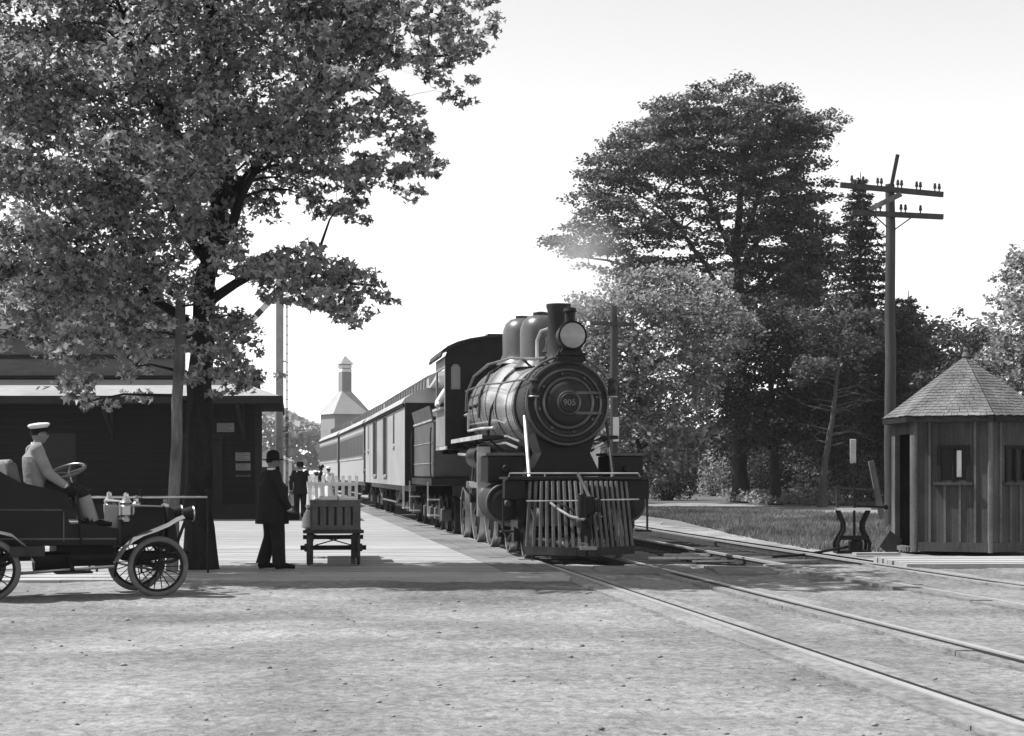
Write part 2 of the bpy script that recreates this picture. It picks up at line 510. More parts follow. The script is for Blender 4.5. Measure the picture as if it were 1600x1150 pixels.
# ------------------------------------------------------------------ station platform (boards run across the picture)
pm = bpy.data.materials.new('platform_boards'); pm.use_nodes = True
N = pm.node_tree.nodes; L = pm.node_tree.links; pb = N['Principled BSDF']; pb.inputs['Roughness'].default_value = .85
tc = N.new('ShaderNodeTexCoord'); br = N.new('ShaderNodeTexBrick')
br.inputs['Scale'].default_value = 1; br.inputs['Brick Width'].default_value = 61.0; br.inputs['Row Height'].default_value = .23
br.inputs['Mortar Size'].default_value = .02; br.inputs['Color1'].default_value = (.22, .22, .22, 1); br.inputs['Color2'].default_value = (.37, .37, .37, 1)
br.inputs['Mortar'].default_value = (.09, .09, .09, 1); br.offset = .37; br.inputs['Mortar Smooth'].default_value = .1
L.new(tc.outputs['Object'], br.inputs['Vector'])
mp = N.new('ShaderNodeMapping'); mp.inputs['Scale'].default_value = (.7, 5, 1); L.new(tc.outputs['Object'], mp.inputs['Vector'])
nz = N.new('ShaderNodeTexNoise'); nz.inputs['Scale'].default_value = 1.6; nz.inputs['Detail'].default_value = 7; L.new(mp.outputs[0], nz.inputs['Vector'])
mr = N.new('ShaderNodeMapRange'); mr.inputs['From Min'].default_value = .3; mr.inputs['From Max'].default_value = .7
mr.inputs['To Min'].default_value = .62; mr.inputs['To Max'].default_value = 1.22; L.new(nz.outputs['Fac'], mr.inputs['Value'])
mx = N.new('ShaderNodeMix'); mx.data_type = 'RGBA'; mx.blend_type = 'MULTIPLY'; mx.inputs[0].default_value = 1
L.new(br.outputs['Color'], mx.inputs[6]); L.new(mr.outputs[0], mx.inputs[7]); L.new(mx.outputs[2], pb.inputs['Base Color'])
M['platform_boards'] = pm
PY0, PY1 = 24.72, 118.0
plat = ribbon('platform', track1, np.linspace(PY0, PY1, 60), lambda y: -34.0-track1(y), -1.68, .0, 'platform_boards', None, .14); struct(plat)
pl = random.Random(3)
bd = struct(link('platform_border', None))
for k, (a, b_) in enumerate(((-1.67, -1.39), (-1.38, -1.10), (-1.09, -.81))):
    y = PY0 + .4*k
    while y < 70:
        ln = pl.uniform(3.4, 4.6)
        ribbon('plank', track1, np.linspace(y, y+ln-.015, 6), a, b_, pl.uniform(-.008, .004), 'plank_grey', bd, .1)
        y += ln
def boardwalk(name, x0, x1, y0, y1, rows, z, material, skew=0.0, seed=1):
    rr = random.Random(seed); root = struct(link(name, None))
    w = (y1-y0)/rows
    for i in range(rows):
        x = x0 + rr.uniform(-.04, .04); first = rr.uniform(.3, 1.0)
        while x < x1:
            ln = min(rr.uniform(3.0, 4.4)*first, x1-x+rr.uniform(0, .12)); 
            if ln < .3: break
            zz = z+rr.uniform(-.006, .006); ya = y0+i*w+.006; yb = y0+(i+1)*w-.006
            MB().add([(x, ya+skew*x, zz), (x+ln-.012, ya+skew*(x+ln), zz), (x+ln-.012, yb+skew*(x+ln), zz), (x, yb+skew*x, zz),
                      (x, ya+skew*x, zz-.09), (x+ln-.012, ya+skew*(x+ln), zz-.09), (x+ln-.012, yb+skew*(x+ln), zz-.09), (x, yb+skew*x, zz-.09)],
                     [(0,1,2,3),(7,6,5,4),(0,4,5,1),(1,5,6,2),(2,6,7,3),(3,7,4,0)]).build('plank', material, root, smooth=False)
            x += ln; first = 1.0
    return root
boardwalk('boardwalk', -13.0, .72, 22.85, 24.68, 6, -.004, 'plank_pale', seed=2)
boardwalk('crossing_walk', 2.95, 3.75, 24.4, 26.3, 6, .002, 'plank_grey', 0, 4)
boardwalk('sidewalk', 5.9, 16.0, 25.6, 27.9, 8, .05, 'plank_pale', .055, 6)
boardwalk('crossing_walk', 1.25, 2.6, 24.5, 26.4, 6, .000, 'plank_grey', 0, 9)

# ------------------------------------------------------------------ loose stones on the road, grass on the verge
def in_poly(px, py, poly):
    px = np.asarray(px); py = np.asarray(py)
    ins = np.zeros(px.shape, bool); n = len(poly); j = n-1
    for i in range(n):
        xi, yi = poly[i][0], poly[i][1]; xj, yj = poly[j][0], poly[j][1]
        c = ((yi > py) != (yj > py)) & (px < (xj-xi)*(py-yi)/((yj-yi) if yj != yi else 1e-9)+xi)
        ins ^= c; j = i
    return ins
k = 420
u = rng.random(k); Yp = 8.6 + 15*u**1.6; Xp = (rng.random(k)-.5)*Yp*.66
t1v = poly_np(_P, Yp, 170)
ok = (np.abs(np.abs(Xp-t1v)-.75) > .25)
Xp, Yp = Xp[ok], Yp[ok]; k = len(Xp)
Sz = .007 + .017*rng.random(k)**4
Zp = ground_z(Xp, Yp)
oct_v = np.array([(1,0,0),(0,1,0),(-1,0,0),(0,-1,0),(0,0,.75),(0,0,-.6)], float)
oct_f = np.array([(0,1,4),(1,2,4),(2,3,4),(3,0,4),(1,0,5),(2,1,5),(3,2,5),(0,3,5)])
VV = oct_v[None]*(1+.5*(rng.random((k,6,3))-.5))*Sz[:, None, None]*np.array([1.4, 1.0, 1.0]) + np.stack([Xp, Yp, Zp+Sz*.3], 1)[:, None, :]
TT = (oct_f[None] + (np.arange(k)*6)[:, None, None]).reshape(-1, 3)
po = stuff(link('road_stones', np_mesh('road_stones', VV.reshape(-1, 3), TT, 'pebble'))); tag(po, 'small loose stones scattered over the dirt road', 'stones')

def grass_patch(name, label, poly_px, n, h0, h1, seed, material='grass', wid=.012, zbase=-.03):
    r = np.random.default_rng(seed)
    P = [gp(*q) for q in poly_px]
    xs = [p.x for p in P]; ysv = [p.y for p in P]
    X = np.zeros(0); Y = np.zeros(0)
    while len(X) < n:
        x = r.uniform(min(xs), max(xs), n*2); y = r.uniform(min(ysv), max(ysv), n*2)
        dens = vnoise(x, y, 1.1, seed)*.7 + vnoise(x, y, .4, seed+1)*.3
        o = in_poly(x, y, [(p.x, p.y) for p in P]) & (dens > r.random(n*2)*.75)
        X = np.concatenate([X, x[o]]); Y = np.concatenate([Y, y[o]])
    X = X[:n]; Y = Y[:n]
    H = r.uniform(h0, h1, n)*(.45+1.1*vnoise(X, Y, .8, seed+2))
    a = r.uniform(0, 2*PI, n); lean = r.normal(0, .35, (n, 2))*H[:, None]
    wx = np.cos(a)*wid*(.7+Y/60); wy = np.sin(a)*wid*(.7+Y/60)
    V = np.zeros((n, 3, 3))
    V[:, 0] = np.stack([X-wx, Y-wy, np.full(n, zbase)], 1); V[:, 1] = np.stack([X+wx, Y+wy, np.full(n, zbase)], 1)
    V[:, 2] = np.stack([X+lean[:, 0], Y+lean[:, 1], zbase+H], 1)
    o = stuff(link(name, np_mesh(name, V.reshape(-1, 3), np.arange(n*3).reshape(-1, 3), material)))
    return tag(o, label, 'grass')
grass_patch('verge_grass', 'rough grass and weeds on the verge beyond the second track', [(990, 792.5), (1185, 798), (1392, 808), (1420, 860), (1330, 862), (1262, 856), (1150, 835), (1060, 812), (990, 803)], 70000, .05, .17, 21)
grass_patch('lawn_grass', 'short rough grass beyond the pale drive under the trees', [(1180, 779), (1420, 779), (1640, 785), (1640, 799), (1400, 792), (1180, 785)], 16000, .05, .18, 33)
grass_patch('shanty_grass', 'weeds growing beside the leaning post and crossing shanty', [(1345, 812), (1600, 812), (1600, 850), (1420, 852), (1345, 840)], 14000, .06, .22, 45)
# ================================================================== the train (local +y runs back along the train, +x to the picture's right)
def wheel_parts(parent, x, y, r, name, spokes, side, th=.13, mat_rim='loco_dusty', tyre_mat='steel'):
    """railway wheel: rim with flange, spokes, hub"""
    ax = (1, 0, 0)
    w = MB(); w.torus((x, y, r), ax, r-.055, .05, 40, 6, th/2)
    w.cyl((x-th*.55, y, r), (x+th*.55, y, r), .16 if r > .6 else .1, n=16)
    for i in range(spokes):
        t = 2*PI*i/spokes
        w.bar((x, y, r), (x, y+math.cos(t)*(r-.06), r+math.sin(t)*(r-.06)), .06, .05, up=ax)
    if r > .6:   # counterweight
        w.prism([(y+math.cos(t)*(r-.08)*k, r+math.sin(t)*(r-.08)*k) for k, ts in ((1, np.linspace(.3, 1.6, 8)), (.7, np.linspace(1.6, .3, 8))) for t in ts], x-.04, x+.04, 'yz')
    wo = w.build(name, mat_rim, parent)
    t = MB(); t.lathe([(r-.03, -th/2), (r, -th/2), (r, th/2-.03), (r+.028, th/2-.02), (r+.028, th/2), (r-.03, th/2)], (x, y, r), (-side, 0, 0), 48, closed=True)
    t.build('tyre', tyre_mat, wo)
    return wo
LY = 27.4
mid = LY + 5.5
loco = thing('steam_locomotive', 'black steam locomotive with slatted pilot and round headlight, number 905 on its smokebox', 'locomotive',
             (track1(mid)+5.5*math.sin(tang(track1, mid)), LY, 0), tang(track1, mid))
lb = lambda n, b, m='loco_black', p=None, **k: b.build(n, m, p or loco, **k)
SC = 2.59    # smokebox centre height
# --- pilot (cowcatcher)
def pil_bot(s): return Vector((.87*s, .02+.62*abs(s)**1.3, .17))
def pil_top(s): return Vector((.79*s, .56+.24*abs(s), 1.27))
pil = link('pilot', None, loco)
nb = 19
bar_me = None
for i in range(nb):
    s = -1 + 2*i/(nb-1)
    a, b2 = pil_top(s), pil_bot(s)
    d0 = (b2-a).normalized()
    b = MB(); n2 = Vector((-d0.z*0, 0, 0))
    b.bar(a, b2, .048, .07, up=(0, -1, .2))
    b.build('slat', 'bar_grey', pil, bevel=.008)
fr = MB()
pts = [pil_bot(-1+2*i/12) for i in range(13)]
for p, q in zip(pts[:-1], pts[1:]):
    fr.bar(p+Vector((0, 0, -.01)), q+Vector((0, 0, -.01)), .09, .13)
lb('frame', fr, 'loco_dusty', pil)
for s in (-1, 1):
    sd = MB()
    sd.add([pil_bot(s)+Vector((0, 0, -.05)), pil_bot(s)+Vector((0, .55, -.05)), Vector((s*.98, 1.0, .8)), Vector((s*1.02, .95, 1.25)), pil_top(s)],
           [(0, 1, 2, 3, 4)] )
    lb('side_plate', sd, 'loco_black', pil)
# beam, deck and handrail
bm_ = MB(); bm_.box(-1.20, 1.20, .86, 1.14, .98, 1.30); lb('bumper_beam', bm_, 'loco_black', bevel=.015)
dk = MB(); dk.box(-1.16, 1.16, .74, 1.9, 1.305, 1.345); lb('front_deck', dk, 'loco_dusty')
hr = MB(); hr.tube([(-1.13, .84, 1.345), (-1.13, .80, 1.405), (1.0, .80, 1.405), (1.04, .84, 1.345)], .014, 6)
for x in (-.55, .0, .55): hr.cyl((x, .8, 1.34), (x, .8, 1.405), .012, n=6)
lb('handrail', hr, 'bright_rod')
rod = MB(); rod.tube([(-.92, .36, .96), (-.1, .24, .965), (.1, .24, .975), (.92, .36, .985)], .013, 6); rod.tube([(.0, .24, .97), (.02, .22, .85)], .012, 6)
lb('uncoupling_rod', rod, 'bright_rod')
cp = MB(); cp.box(-.08, .10, .05, .75, .82, 1.02); cp.box(-.10, .12, -.10, .10, .76, 1.04); cp.bar((.10, -.02, .90), (.17, -.16, .90), .08, .22); cp.cyl((-.10, -.15, .70), (-.10, -.15, 1.09), .07, n=10)
cp.bar((.0, .1, .72), (.05, .2, .40), .12, .1); cp.box(-.08, .10, .1, .24, .30, .75)
lb('coupler', cp, 'loco_black', bevel=.02)
hs = MB(); hs.tube([(-.52, .40, .93), (-.40, .25, .82), (-.25, .12, .72), (-.05, .06, .67), (.0, .08, .70)], .022, 8); lb('air_hose', hs, 'bright_rod')
hs = MB(); hs.tube([(-.42, .42, .95), (-.30, .30, .88), (-.18, .22, .80)], .02, 8); lb('air_hose', hs, 'loco_dusty')
lift = MB(); lift.bar((-.03, .66, 1.40), (.10, .20, .98), .03, .04); lb('lift_lever', lift, 'bar_grey')
bt = MB(); bt.box(-.11, .16, -.03, .10, .19, .24); lb('pilot_shoe', bt, 'number_paint')
st = MB(); st.box(-1.25, -1.02, .9, 1.15, .44, .47); st.bar((-1.2, 1.02, .46), (-1.2, 1.02, 1.0), .03, .03); lb('footstep', st, 'loco_dusty')
st = MB(); st.box(1.02, 1.25, .9, 1.15, .44, .47); st.bar((1.2, 1.02, .46), (1.2, 1.02, 1.0), .03, .03); lb('footstep', st, 'loco_dusty')
# --- smokebox, boiler
sb = MB(); sb.lathe([(.0, 0), (.60, 0), (.70, .02), (.735, .06), (.735, 1.05), (.76, 1.05), (.76, 1.10), (.735, 1.10), (.735, 1.25)], (0, 1.80, SC), (0, 1, 0), 56)
sbo = lb('smokebox', sb, 'smokebox')
rv = MB()
for i in range(56):
    t = 2*PI*i/56
    rv.sphere((.66*math.cos(t), 1.79, SC+.66*math.sin(t)), .014, 6, 4)
    for yy in (1.92, 2.88): rv.sphere((.737*math.cos(t), yy, SC+.737*math.sin(t)), .014, 6, 4)
stuff(lb('rivets', rv, 'smokebox', sbo))
door = MB(); door.lathe([(0, -.16), (.16, -.15), (.20, -.12), (.30, -.115), (.36, -.09), (.40, -.045), (.42, -.05), (.45, -.05), (.47, -.02), (.53, -.02), (.55, -.05), (.58, -.05), (.59, 0)], (0, 1.80, SC), (0, 1, 0), 56)
dro = lb('smokebox_door', door, 'smokebox', sbo)
for rr_, tt, yy in ((.42, .030, 1.755), (.185, .022, 1.67), (.56, .022, 1.765), (.70, .026, 1.82)):
    g_ = MB(); g_.torus((0, yy, SC), (0, 1, 0), rr_, tt, 56, 8); lb('ring', g_, 'gloss_black', sbo)
for z in (.17, -.17):
    hg = MB(); hg.bar((.0+.12, 1.675, SC+z), (.56, 1.72, SC+z), .03, .045); lb('door_hinge', hg, 'bar_grey', sbo)
for i in range(8):
    t = 2*PI*i/8+.2; hg = MB(); hg.cyl((.50*math.cos(t), 1.79, SC+.50*math.sin(t)), (.50*math.cos(t), 1.72, SC+.50*math.sin(t)), .022, n=8); lb('door_dog', hg, 'bar_grey', sbo)
pl_ = MB(); pl_.lathe([(0, -.03), (.15, -.03), (.165, -.015), (.165, .02)], (0, 1.655, SC), (0, 1, 0), 36); pno = lb('number_plate', pl_, 'loco_dusty', sbo)
text_mesh('905', .145, 'number_paint', 'number', pno, Matrix.Translation((0, 1.618, SC)) @ Matrix.Rotation(PI/2, 4, 'X'))
def shell(y):            # wagon-top boiler: radius and centre height along its length
    f = min(1.0, max(0.0, (y-3.9)/2.0)); f = f*f*(3-2*f)
    return .755+.135*f, SC+.135*f
def ring(b, ys, grow=0.0, n=56):
    vs = []
    for y in ys:
        r_, z_ = shell(y)
        vs += [((r_+grow)*math.cos(2*PI*i/n), y, z_+(r_+grow)*math.sin(2*PI*i/n)) for i in range(n)]
    b.add(vs, [(i*n+j, i*n+(j+1) % n, (i+1)*n+(j+1) % n, (i+1)*n+j) for i in range(len(ys)-1) for j in range(n)])
bo = MB(); ring(bo, [3.05, 3.6, 3.9, 4.2, 4.5, 4.8, 5.1, 5.4, 5.7, 5.9, 6.5, 7.5, 9.05]); lb('boiler', bo, 'jacket')
for y in (3.12, 3.95, 4.9, 5.95, 7.0, 8.1):
    b = MB(); ring(b, [y, y+.07], .011); ring(b, [y, y+.001], .004); lb('boiler_band', b, 'loco_black')
# stack
sk = MB(); sk.lathe([(.33, 0), (.26, .10), (.195, .22), (.185, .5), (.195, .95), (.215, 1.0), (.215, 1.06), (.185, 1.06), (.17, .5), (.16, .2)], (0, 2.75, SC+.70), (0, 0, 1), 32); lb('smokestack', sk, 'smokebox')
# domes
def dome(y, r, h, name, material, base):
    d = MB(); d.lathe([(r*1.32, 0), (r*1.12, .08), (r*1.0, .2), (r*1.0, h-.36), (r*.97, h-.24), (r*.86, h-.12), (r*.62, h-.03), (r*.3, h), (0.0, h)], (0, y, base), (0, 0, 1), 36)
    return lb(name, d, material)
d1 = dome(4.75, .39, .98, 'sand_dome', 'dome_iron', SC+.77)
c_ = MB(); c_.lathe([(.15, 0), (.15, .05), (.05, .07), (0, .07)], (0, 4.75, SC+1.745), n=16); lb('cap', c_, 'loco_black', d1)
d2 = dome(7.15, .40, .92, 'steam_dome', 'dome_iron', SC+.98)
c_ = MB(); c_.lathe([(.14, 0), (.14, .05), (0, .06)], (-.0, 7.15, SC+1.895), n=16); lb('cap', c_, 'loco_black', d2)
v_ = MB(); v_.cyl((-.12, 8.0, SC+.95), (-.12, 8.0, SC+1.5), .05, n=10); v_.cyl((.12, 8.0, SC+.95), (.12, 8.0, SC+1.45), .06, n=10); lb('safety_valve', v_, 'loco_dusty')
# bell in its yoke
be = MB(); be.lathe([(0, .32), (.05, .31), (.09, .26), (.11, .12), (.155, .0), (.14, 0), (.09, .12), (0, .25)], (-.02, 3.65, SC+.98), n=20); belo = lb('bell', be, 'loco_dusty')
yk = MB(); yk.tube([(-.24, 3.65, SC+.70), (-.24, 3.65, SC+1.2), (-.17, 3.65, SC+1.36), (0, 3.65, SC+1.42), (.17, 3.65, SC+1.36), (.22, 3.65, SC+1.2), (.22, 3.65, SC+.7)], .03, 8); lb('yoke', yk, 'bright_rod', belo)
# headlight
hl = MB(); hl.lathe([(.20, 0), (.245, -.03), (.245, .05), (.22, .06), (.22, .42), (.12, .48), (0, .48)], (.05, 1.62, SC+1.13), (0, 1, 0), 32); hlo = lb('headlight', hl, 'loco_black')
ln = MB(); ln.lathe([(0, -.035), (.10, -.028), (.17, -.014), (.212, .0), (.212, .03)], (.05, 1.60, SC+1.13), (0, 1, 0), 32); lb('lens', ln, 'lens', hlo)
ch = MB(); ch.lathe([(.11, 0), (.09, .06), (.09, .20), (.12, .22), (.10, .28), (0, .29)], (.05, 1.85, SC+1.33), n=16); lb('chimney', ch, 'loco_black', hlo)
bk = MB(); bk.box(-.2, .3, 1.62, 2.15, SC+.80, SC+.84); bk.prism([(-.22, SC+.70), (.32, SC+.70), (.20, SC+.93), (-.10, SC+.93)], 1.7, 1.78, 'xz'); bk.prism([(-.22, SC+.70), (.32, SC+.70), (.20, SC+.93), (-.10, SC+.93)], 2.0, 2.08, 'xz'); lb('bracket', bk, 'loco_black', hlo)
# handrail that loops round the smokebox front and runs back to the cab
h2 = MB()
arc = [(.80*math.cos(t), 1.86, SC+.80*math.sin(t)) for t in np.linspace(R(150), R(35), 16)]
h2.tube(arc, .022, 8)
h2.tube([(.80*math.cos(R(150)), 1.86, SC+.80*math.sin(R(150))), (-.74, 2.6, SC+.42), (-.84, 4.2, SC+.45), (-.93, 6, SC+.52), (-.95, 9.0, SC+.52)], .018, 8)
h2.tube([(.66, 1.86, SC+.46), (.74, 2.6, SC+.42), (.84, 4.2, SC+.45), (.93, 6, SC+.52), (.95, 9.0, SC+.52)], .018, 8)
h2.tube([(-.97, 8.6, SC+.1), (-.98, 8.4, SC+.45), (-.88, 8.0, SC+.78), (-.68, 7.2, SC+.98), (-.45, 5.6, SC+1.0), (-.30, 3.6, SC+.86), (-.28, 2.4, SC+.80)], .026, 8)
lb('boiler_handrail', h2, 'bar_grey')
# marker lamps with brackets
for s in (-1, 1):
    m_ = MB(); c = Vector((s*.60 if s < 0 else .735, 1.66, SC+.22))
    m_.lathe([(.055, -.12), (.075, -.10), (.075, .05), (.05, .09), (.05, .14), (.085, .15), (.03, .20), (0, .20)], c, n=16); m_.bar(c+Vector((0, .02, -.10)), c+Vector((-s*.05, .3, -.12)), .05, .02)
    mo = lb('marker_lamp', m_, 'loco_dusty')
    g_ = MB(); g_.lathe([(0, -.015), (.045, -.01), (.05, .02)], c+Vector((0, -.075, -.02)), (0, 1, 0), 14); lb('lens', g_, 'loco_black', mo)
    g_ = MB(); g_.torus(c+Vector((0, 0, -.115)), (0, 0, 1), .08, .012, 16, 6); lb('rim', g_, 'bright_rod', mo)
# smokebox braces to the deck; left coloured bright as lit, right dark as shaded
br_ = MB(); br_.tube([(-.70, 2.05, SC-.22), (-.78, .98, 1.34)], .03, 8); lb('brace', br_, 'bright_rod')
br_ = MB(); br_.tube([(.70, 2.05, SC-.22), (.62, .98, 1.34)], .026, 8); lb('brace', br_, 'loco_dusty')
# saddle, cylinders, steam chests
sa = MB(); sa.prism([(-.62, 1.35), (.62, 1.35), (.42, 1.75), (.55, 2.15), (-.55, 2.15), (-.42, 1.75)], 2.0, 3.0, 'xz'); sa.box(-.5, .5, .95, 12.2, .82, 1.34); lb('saddle', sa, 'loco_black')
for s in (-1, 1):
    cy = MB(); cy.lathe([(0, -.06), (.20, -.06), (.26, -.02), (.32, 0), (.335, .03), (.335, 1.07), (.31, 1.10), (0, 1.10)], (s*1.04, 1.95, .90), (0, 1, 0), 36)
    cyo = lb('cylinder', cy, 'loco_dusty')
    bx = MB(); bx.torus((s*1.04, 1.95, .90), (0, 1, 0), .315, .025, 36, 6); bx.cyl((s*1.04, 1.90, .90), (s*1.04, 1.6, .90), .05, n=10); lb('cover', bx, 'bar_grey', cyo)
    vc = MB(); vc.box(s*1.04-.30, s*1.04+.30, 1.98, 2.98, 1.24, 1.70); vc.cyl((s*1.04, 1.85, 1.48), (s*1.04, 1.98, 1.48), .07, n=10); vco = lb('steam_chest', vc, 'loco_black', bevel=.02)
    tp = MB(); tp.box(s*1.04-.33, s*1.04+.33, 1.95, 3.0, 1.705, 1.75); lb('lid', tp, 'bar_grey', vco)
# running boards
for s in (-1, 1):
    rb = MB(); x0, x1 = sorted((s*.70, s*1.22)); rb.box(x0, x1, 3.6, 9.0, 2.04, 2.08)
    for y in (4, 6, 8): rb.bar((s*1.1, y, 2.04), (s*.8, y, 1.8), .03, .04)
    rbo = lb('running_board', rb, 'loco_dusty')
    e_ = MB(); xx = s*1.235; e_.box(min(xx, xx+s*.01), max(xx, xx+s*.01), 3.6, 9.0, 2.02, 2.10); lb('edge_strip', e_, 'bright_rod', rbo)
    pp = MB(); pp.tube([(s*.95, 9.0, SC+.02), (s*.99, 8.0, SC+.02), (s*.99, 7.98, SC-.33), (s*.98, 6.0, SC-.33), (s*.95, 4.2, SC-.36)], .028, 8); lb('pipe', pp, 'bright_rod')
    at_ = MB(); at_.lathe([(0, 0), (.20, .02), (.22, .1), (.22, 1.3), (.2, 1.4), (0, 1.42)], (s*1.0, 5.2, 1.72), (0, 1, 0), 20); lb('air_tank', at_, 'loco_black')
# wheels and motion
for y in (1.35, 3.35):
    for s in (-1, 1): wheel_parts(loco, s*.75, y, .40, 'pilot_wheel', 10, s)
    a_ = MB(); a_.cyl((-.95, y, .40), (.95, y, .40), .07, n=10); lb('axle', a_, 'loco_black')
for s in (-1, 1):
    tf = MB(); tf.box(s*.93-.04, s*.93+.04, .95, 3.75, .50, .62); tf.bar((s*.93, 1.35, .55), (s*.93, 2.35, .25), .06, .06); tf.bar((s*.93, 3.35, .55), (s*.93, 2.35, .25), .06, .06)
    tf.box(s*.93-.07, s*.93+.07, 1.22, 1.48, .28, .52); tf.box(s*.93-.07, s*.93+.07, 3.22, 3.48, .28, .52); lb('truck_frame', tf, 'loco_dusty')
for y in (5.85, 8.1):
    for s in (-1, 1): wheel_parts(loco, s*.75, y, .90, 'driving_wheel', 16, s, .15)
    a_ = MB(); a_.cyl((-.95, y, .90), (.95, y, .90), .10, n=12); lb('axle', a_, 'loco_black')
for y in (10.6,):
    for s in (-1, 1): wheel_parts(loco, s*.75, y, .55, 'trailing_wheel', 12, s)
for s in (-1, 1):
    ph = 1.1 if s < 0 else 2.6
    cx, cz = .30*math.cos(ph), .30*math.sin(ph)
    ro = MB(); ro.bar((s*.92, 5.85+cx, .90+cz), (s*.92, 8.1+cx, .90+cz), .05, .11); lb('side_rod', ro, 'steel')
    ro = MB(); ro.bar((s*1.0, 4.35, .92), (s*1.0, 5.85+cx, .90+cz), .05, .11); ro.cyl((s*.86, 5.85+cx, .90+cz), (s*1.05, 5.85+cx, .90+cz), .08, n=12); ro.cyl((s*.86, 8.1+cx, .90+cz), (s*1.0, 8.1+cx, .90+cz), .075, n=12); lb('main_rod', ro, 'steel')
    ro = MB(); ro.box(s*1.04-.05, s*1.04+.05, 3.05, 5.0, 1.06, 1.13); ro.box(s*1.04-.05, s*1.04+.05, 3.05, 5.0, .72, .79); ro.box(s*1.04-.09, s*1.04+.09, 4.1, 4.55, .76, 1.08); ro.cyl((s*1.04, 3.0, .92), (s*1.04, 4.2, .92), .04, n=8); ro.box(s*1.04-.12, s*1.04+.12, 4.98, 5.1, .6, 1.9); lb('crosshead', ro, 'steel')
    ro = MB(); ro.tube([(s*.95, 3.0, 1.48), (s*.95, 5.2, 1.40), (s*.9, 6.2, 1.2)], .03, 6); ro.tube([(s*1.1, 5.1, 1.85), (s*1.12, 6.4, 1.75), (s*1.1, 8.8, 1.8)], .03, 6); ro.bar((s*1.05, 5.6, 1.3), (s*1.05, 5.7, 1.95), .06, .05); lb('valve_gear', ro, 'steel')
    fb = MB(); fb.prism([(8.7, 1.0), (11.0, 1.0), (11.0, 1.75), (8.7, 2.3)], s*.55-.03, s*.55+.03, 'yz'); lb('firebox_side', fb, 'loco_black')
# injector pipes, washout plugs and oil pipes along the boiler side
for s in (-1, 1):
    for k, (ya, yb, zz_, rr_) in enumerate(((3.3, 8.8, -.50, .018), (4.6, 8.8, -.18, .014), (3.2, 6.6, -.62, .022))):
        q = MB(); xx = s*(.86+.02*k); q.tube([(xx, yb, SC+zz_), (xx, (ya+yb)/2, SC+zz_-.02), (xx-s*.03, ya, SC+zz_-.03), (xx-s*.22, ya-.15, SC+zz_-.12)], rr_, 6); lb('pipe', q, 'steel')
    for y in (6.9, 7.4, 8.2): q = MB(); q.cyl((s*.86, y, SC+.14), (s*.96, y, SC+.16), .035, n=8); lb('washout_plug', q, 'loco_dusty')
    if s < 0: continue
    q = MB(); q.lathe([(0, 0), (.13, .0), (.15, .04), (.15, .5), (.12, .56), (.12, .75), (.15, .79), (.15, 1.1), (0, 1.12)], (s*1.02, 8.45, 2.1), n=18); lb('air_pump', q, 'loco_dusty')
q = MB(); q.tube([(-.32, 7.15, SC+1.0), (-.70, 6.9, SC+.78), (-.92, 6.7, SC+.30), (-.94, 6.6, SC-.1)], .03, 8); lb('sand_pipe', q, 'loco_dusty')
q = MB(); q.tube([(-.30, 4.75, SC+.84), (-.66, 4.8, SC+.58), (-.88, 5.2, SC+.0), (-.90, 5.5, SC-.5)], .026, 8); lb('sand_pipe', q, 'loco_dusty')
# --- cab
CF, CR, CW = 9.05, 11.15, 1.36
cab = link('cab', None, loco)
cw = MB()
def arcroof(w, ze, za, n=14):
    return [(w*math.cos(t), ze + (za-ze)*math.sin(t)) for t in np.linspace(0, PI, n)]
# front sheet in pieces, leaving the two arched windows open
zt = 3.86
front = arcroof(CW, zt, 4.26)
cw.prism([(x, z) for x, z in front], CF, CF+.04, 'xz')                               # arched top
cw.box(-CW, CW, CF, CF+.04, 3.70, zt); cw.box(-CW, -1.24, CF, CF+.04, 1.98, 3.70); cw.box(1.24, CW, CF, CF+.04, 1.98, 3.70)
cw.box(-1.24, -1.04, CF, CF+.04, 1.98, 3.16); cw.box(1.04, 1.24, CF, CF+.04, 1.98, 3.16); cw.box(-1.04, 1.04, CF, CF+.04, 1.98, 3.70)
lb('front_sheet', cw, 'cab_dark', cab)
for s in (-1, 1):
    fw = MB(); x0, x1 = sorted((s*1.04, s*1.24)); fw.box(x0, x1, CF+.015, CF+.025, 3.16, 3.70); lb('front_window', fw, 'cab_panel' if s < 0 else 'window_dark', cab); hd = MB(); hd.prism([(x0, 3.70), (x0, 3.62), (x0+.05, 3.68), (x0+.10, 3.695), (x1-.05, 3.68), (x1, 3.62), (x1, 3.70)], CF-.004, CF+.02, 'xz'); lb('window_arch', hd, 'cab_dark', cab)  # left pane's pale tone stands for sky light in the glass
    sd = MB(); xx = sorted((s*CW, s*(CW-.04)))
    sd.box(xx[0], xx[1], CF+.04, CR, 1.98, 2.76); lb('side_panel', sd, 'cab_panel', cab)
    sd = MB(); sd.box(xx[0], xx[1], CF+.041, CF+.22, 2.76, 3.62); sd.box(xx[0], xx[1], CR-.12, CR, 2.76, 3.62); sd.box(xx[0], xx[1], CF+.041, CR, 3.62, 3.86); lb('side_frame', sd, 'cab_panel', cab)
    sl = MB(); x0, x1 = sorted((s*(CW-.06), s*(CW+.09))); sl.box(x0, x1, CF+.2, CR-.1, 2.75, 2.80); lb('arm_rest', sl, 'bright_rod', cab)
    fo = MB(); fo.box(xx[0], xx[1], CF, CR, 1.90, 1.97); lb('sill_strip', fo, 'bright_rod' if s < 0 else 'loco_dusty', cab)
rf = MB(); o_ = arcroof(CW+.12, zt-.01, 4.31); i_ = arcroof(CW+.09, zt-.04, 4.275)[::-1]
rf.prism(o_+i_, CF-.12, CR+.5, 'xz'); lb('roof', rf, 'loco_dusty', cab)
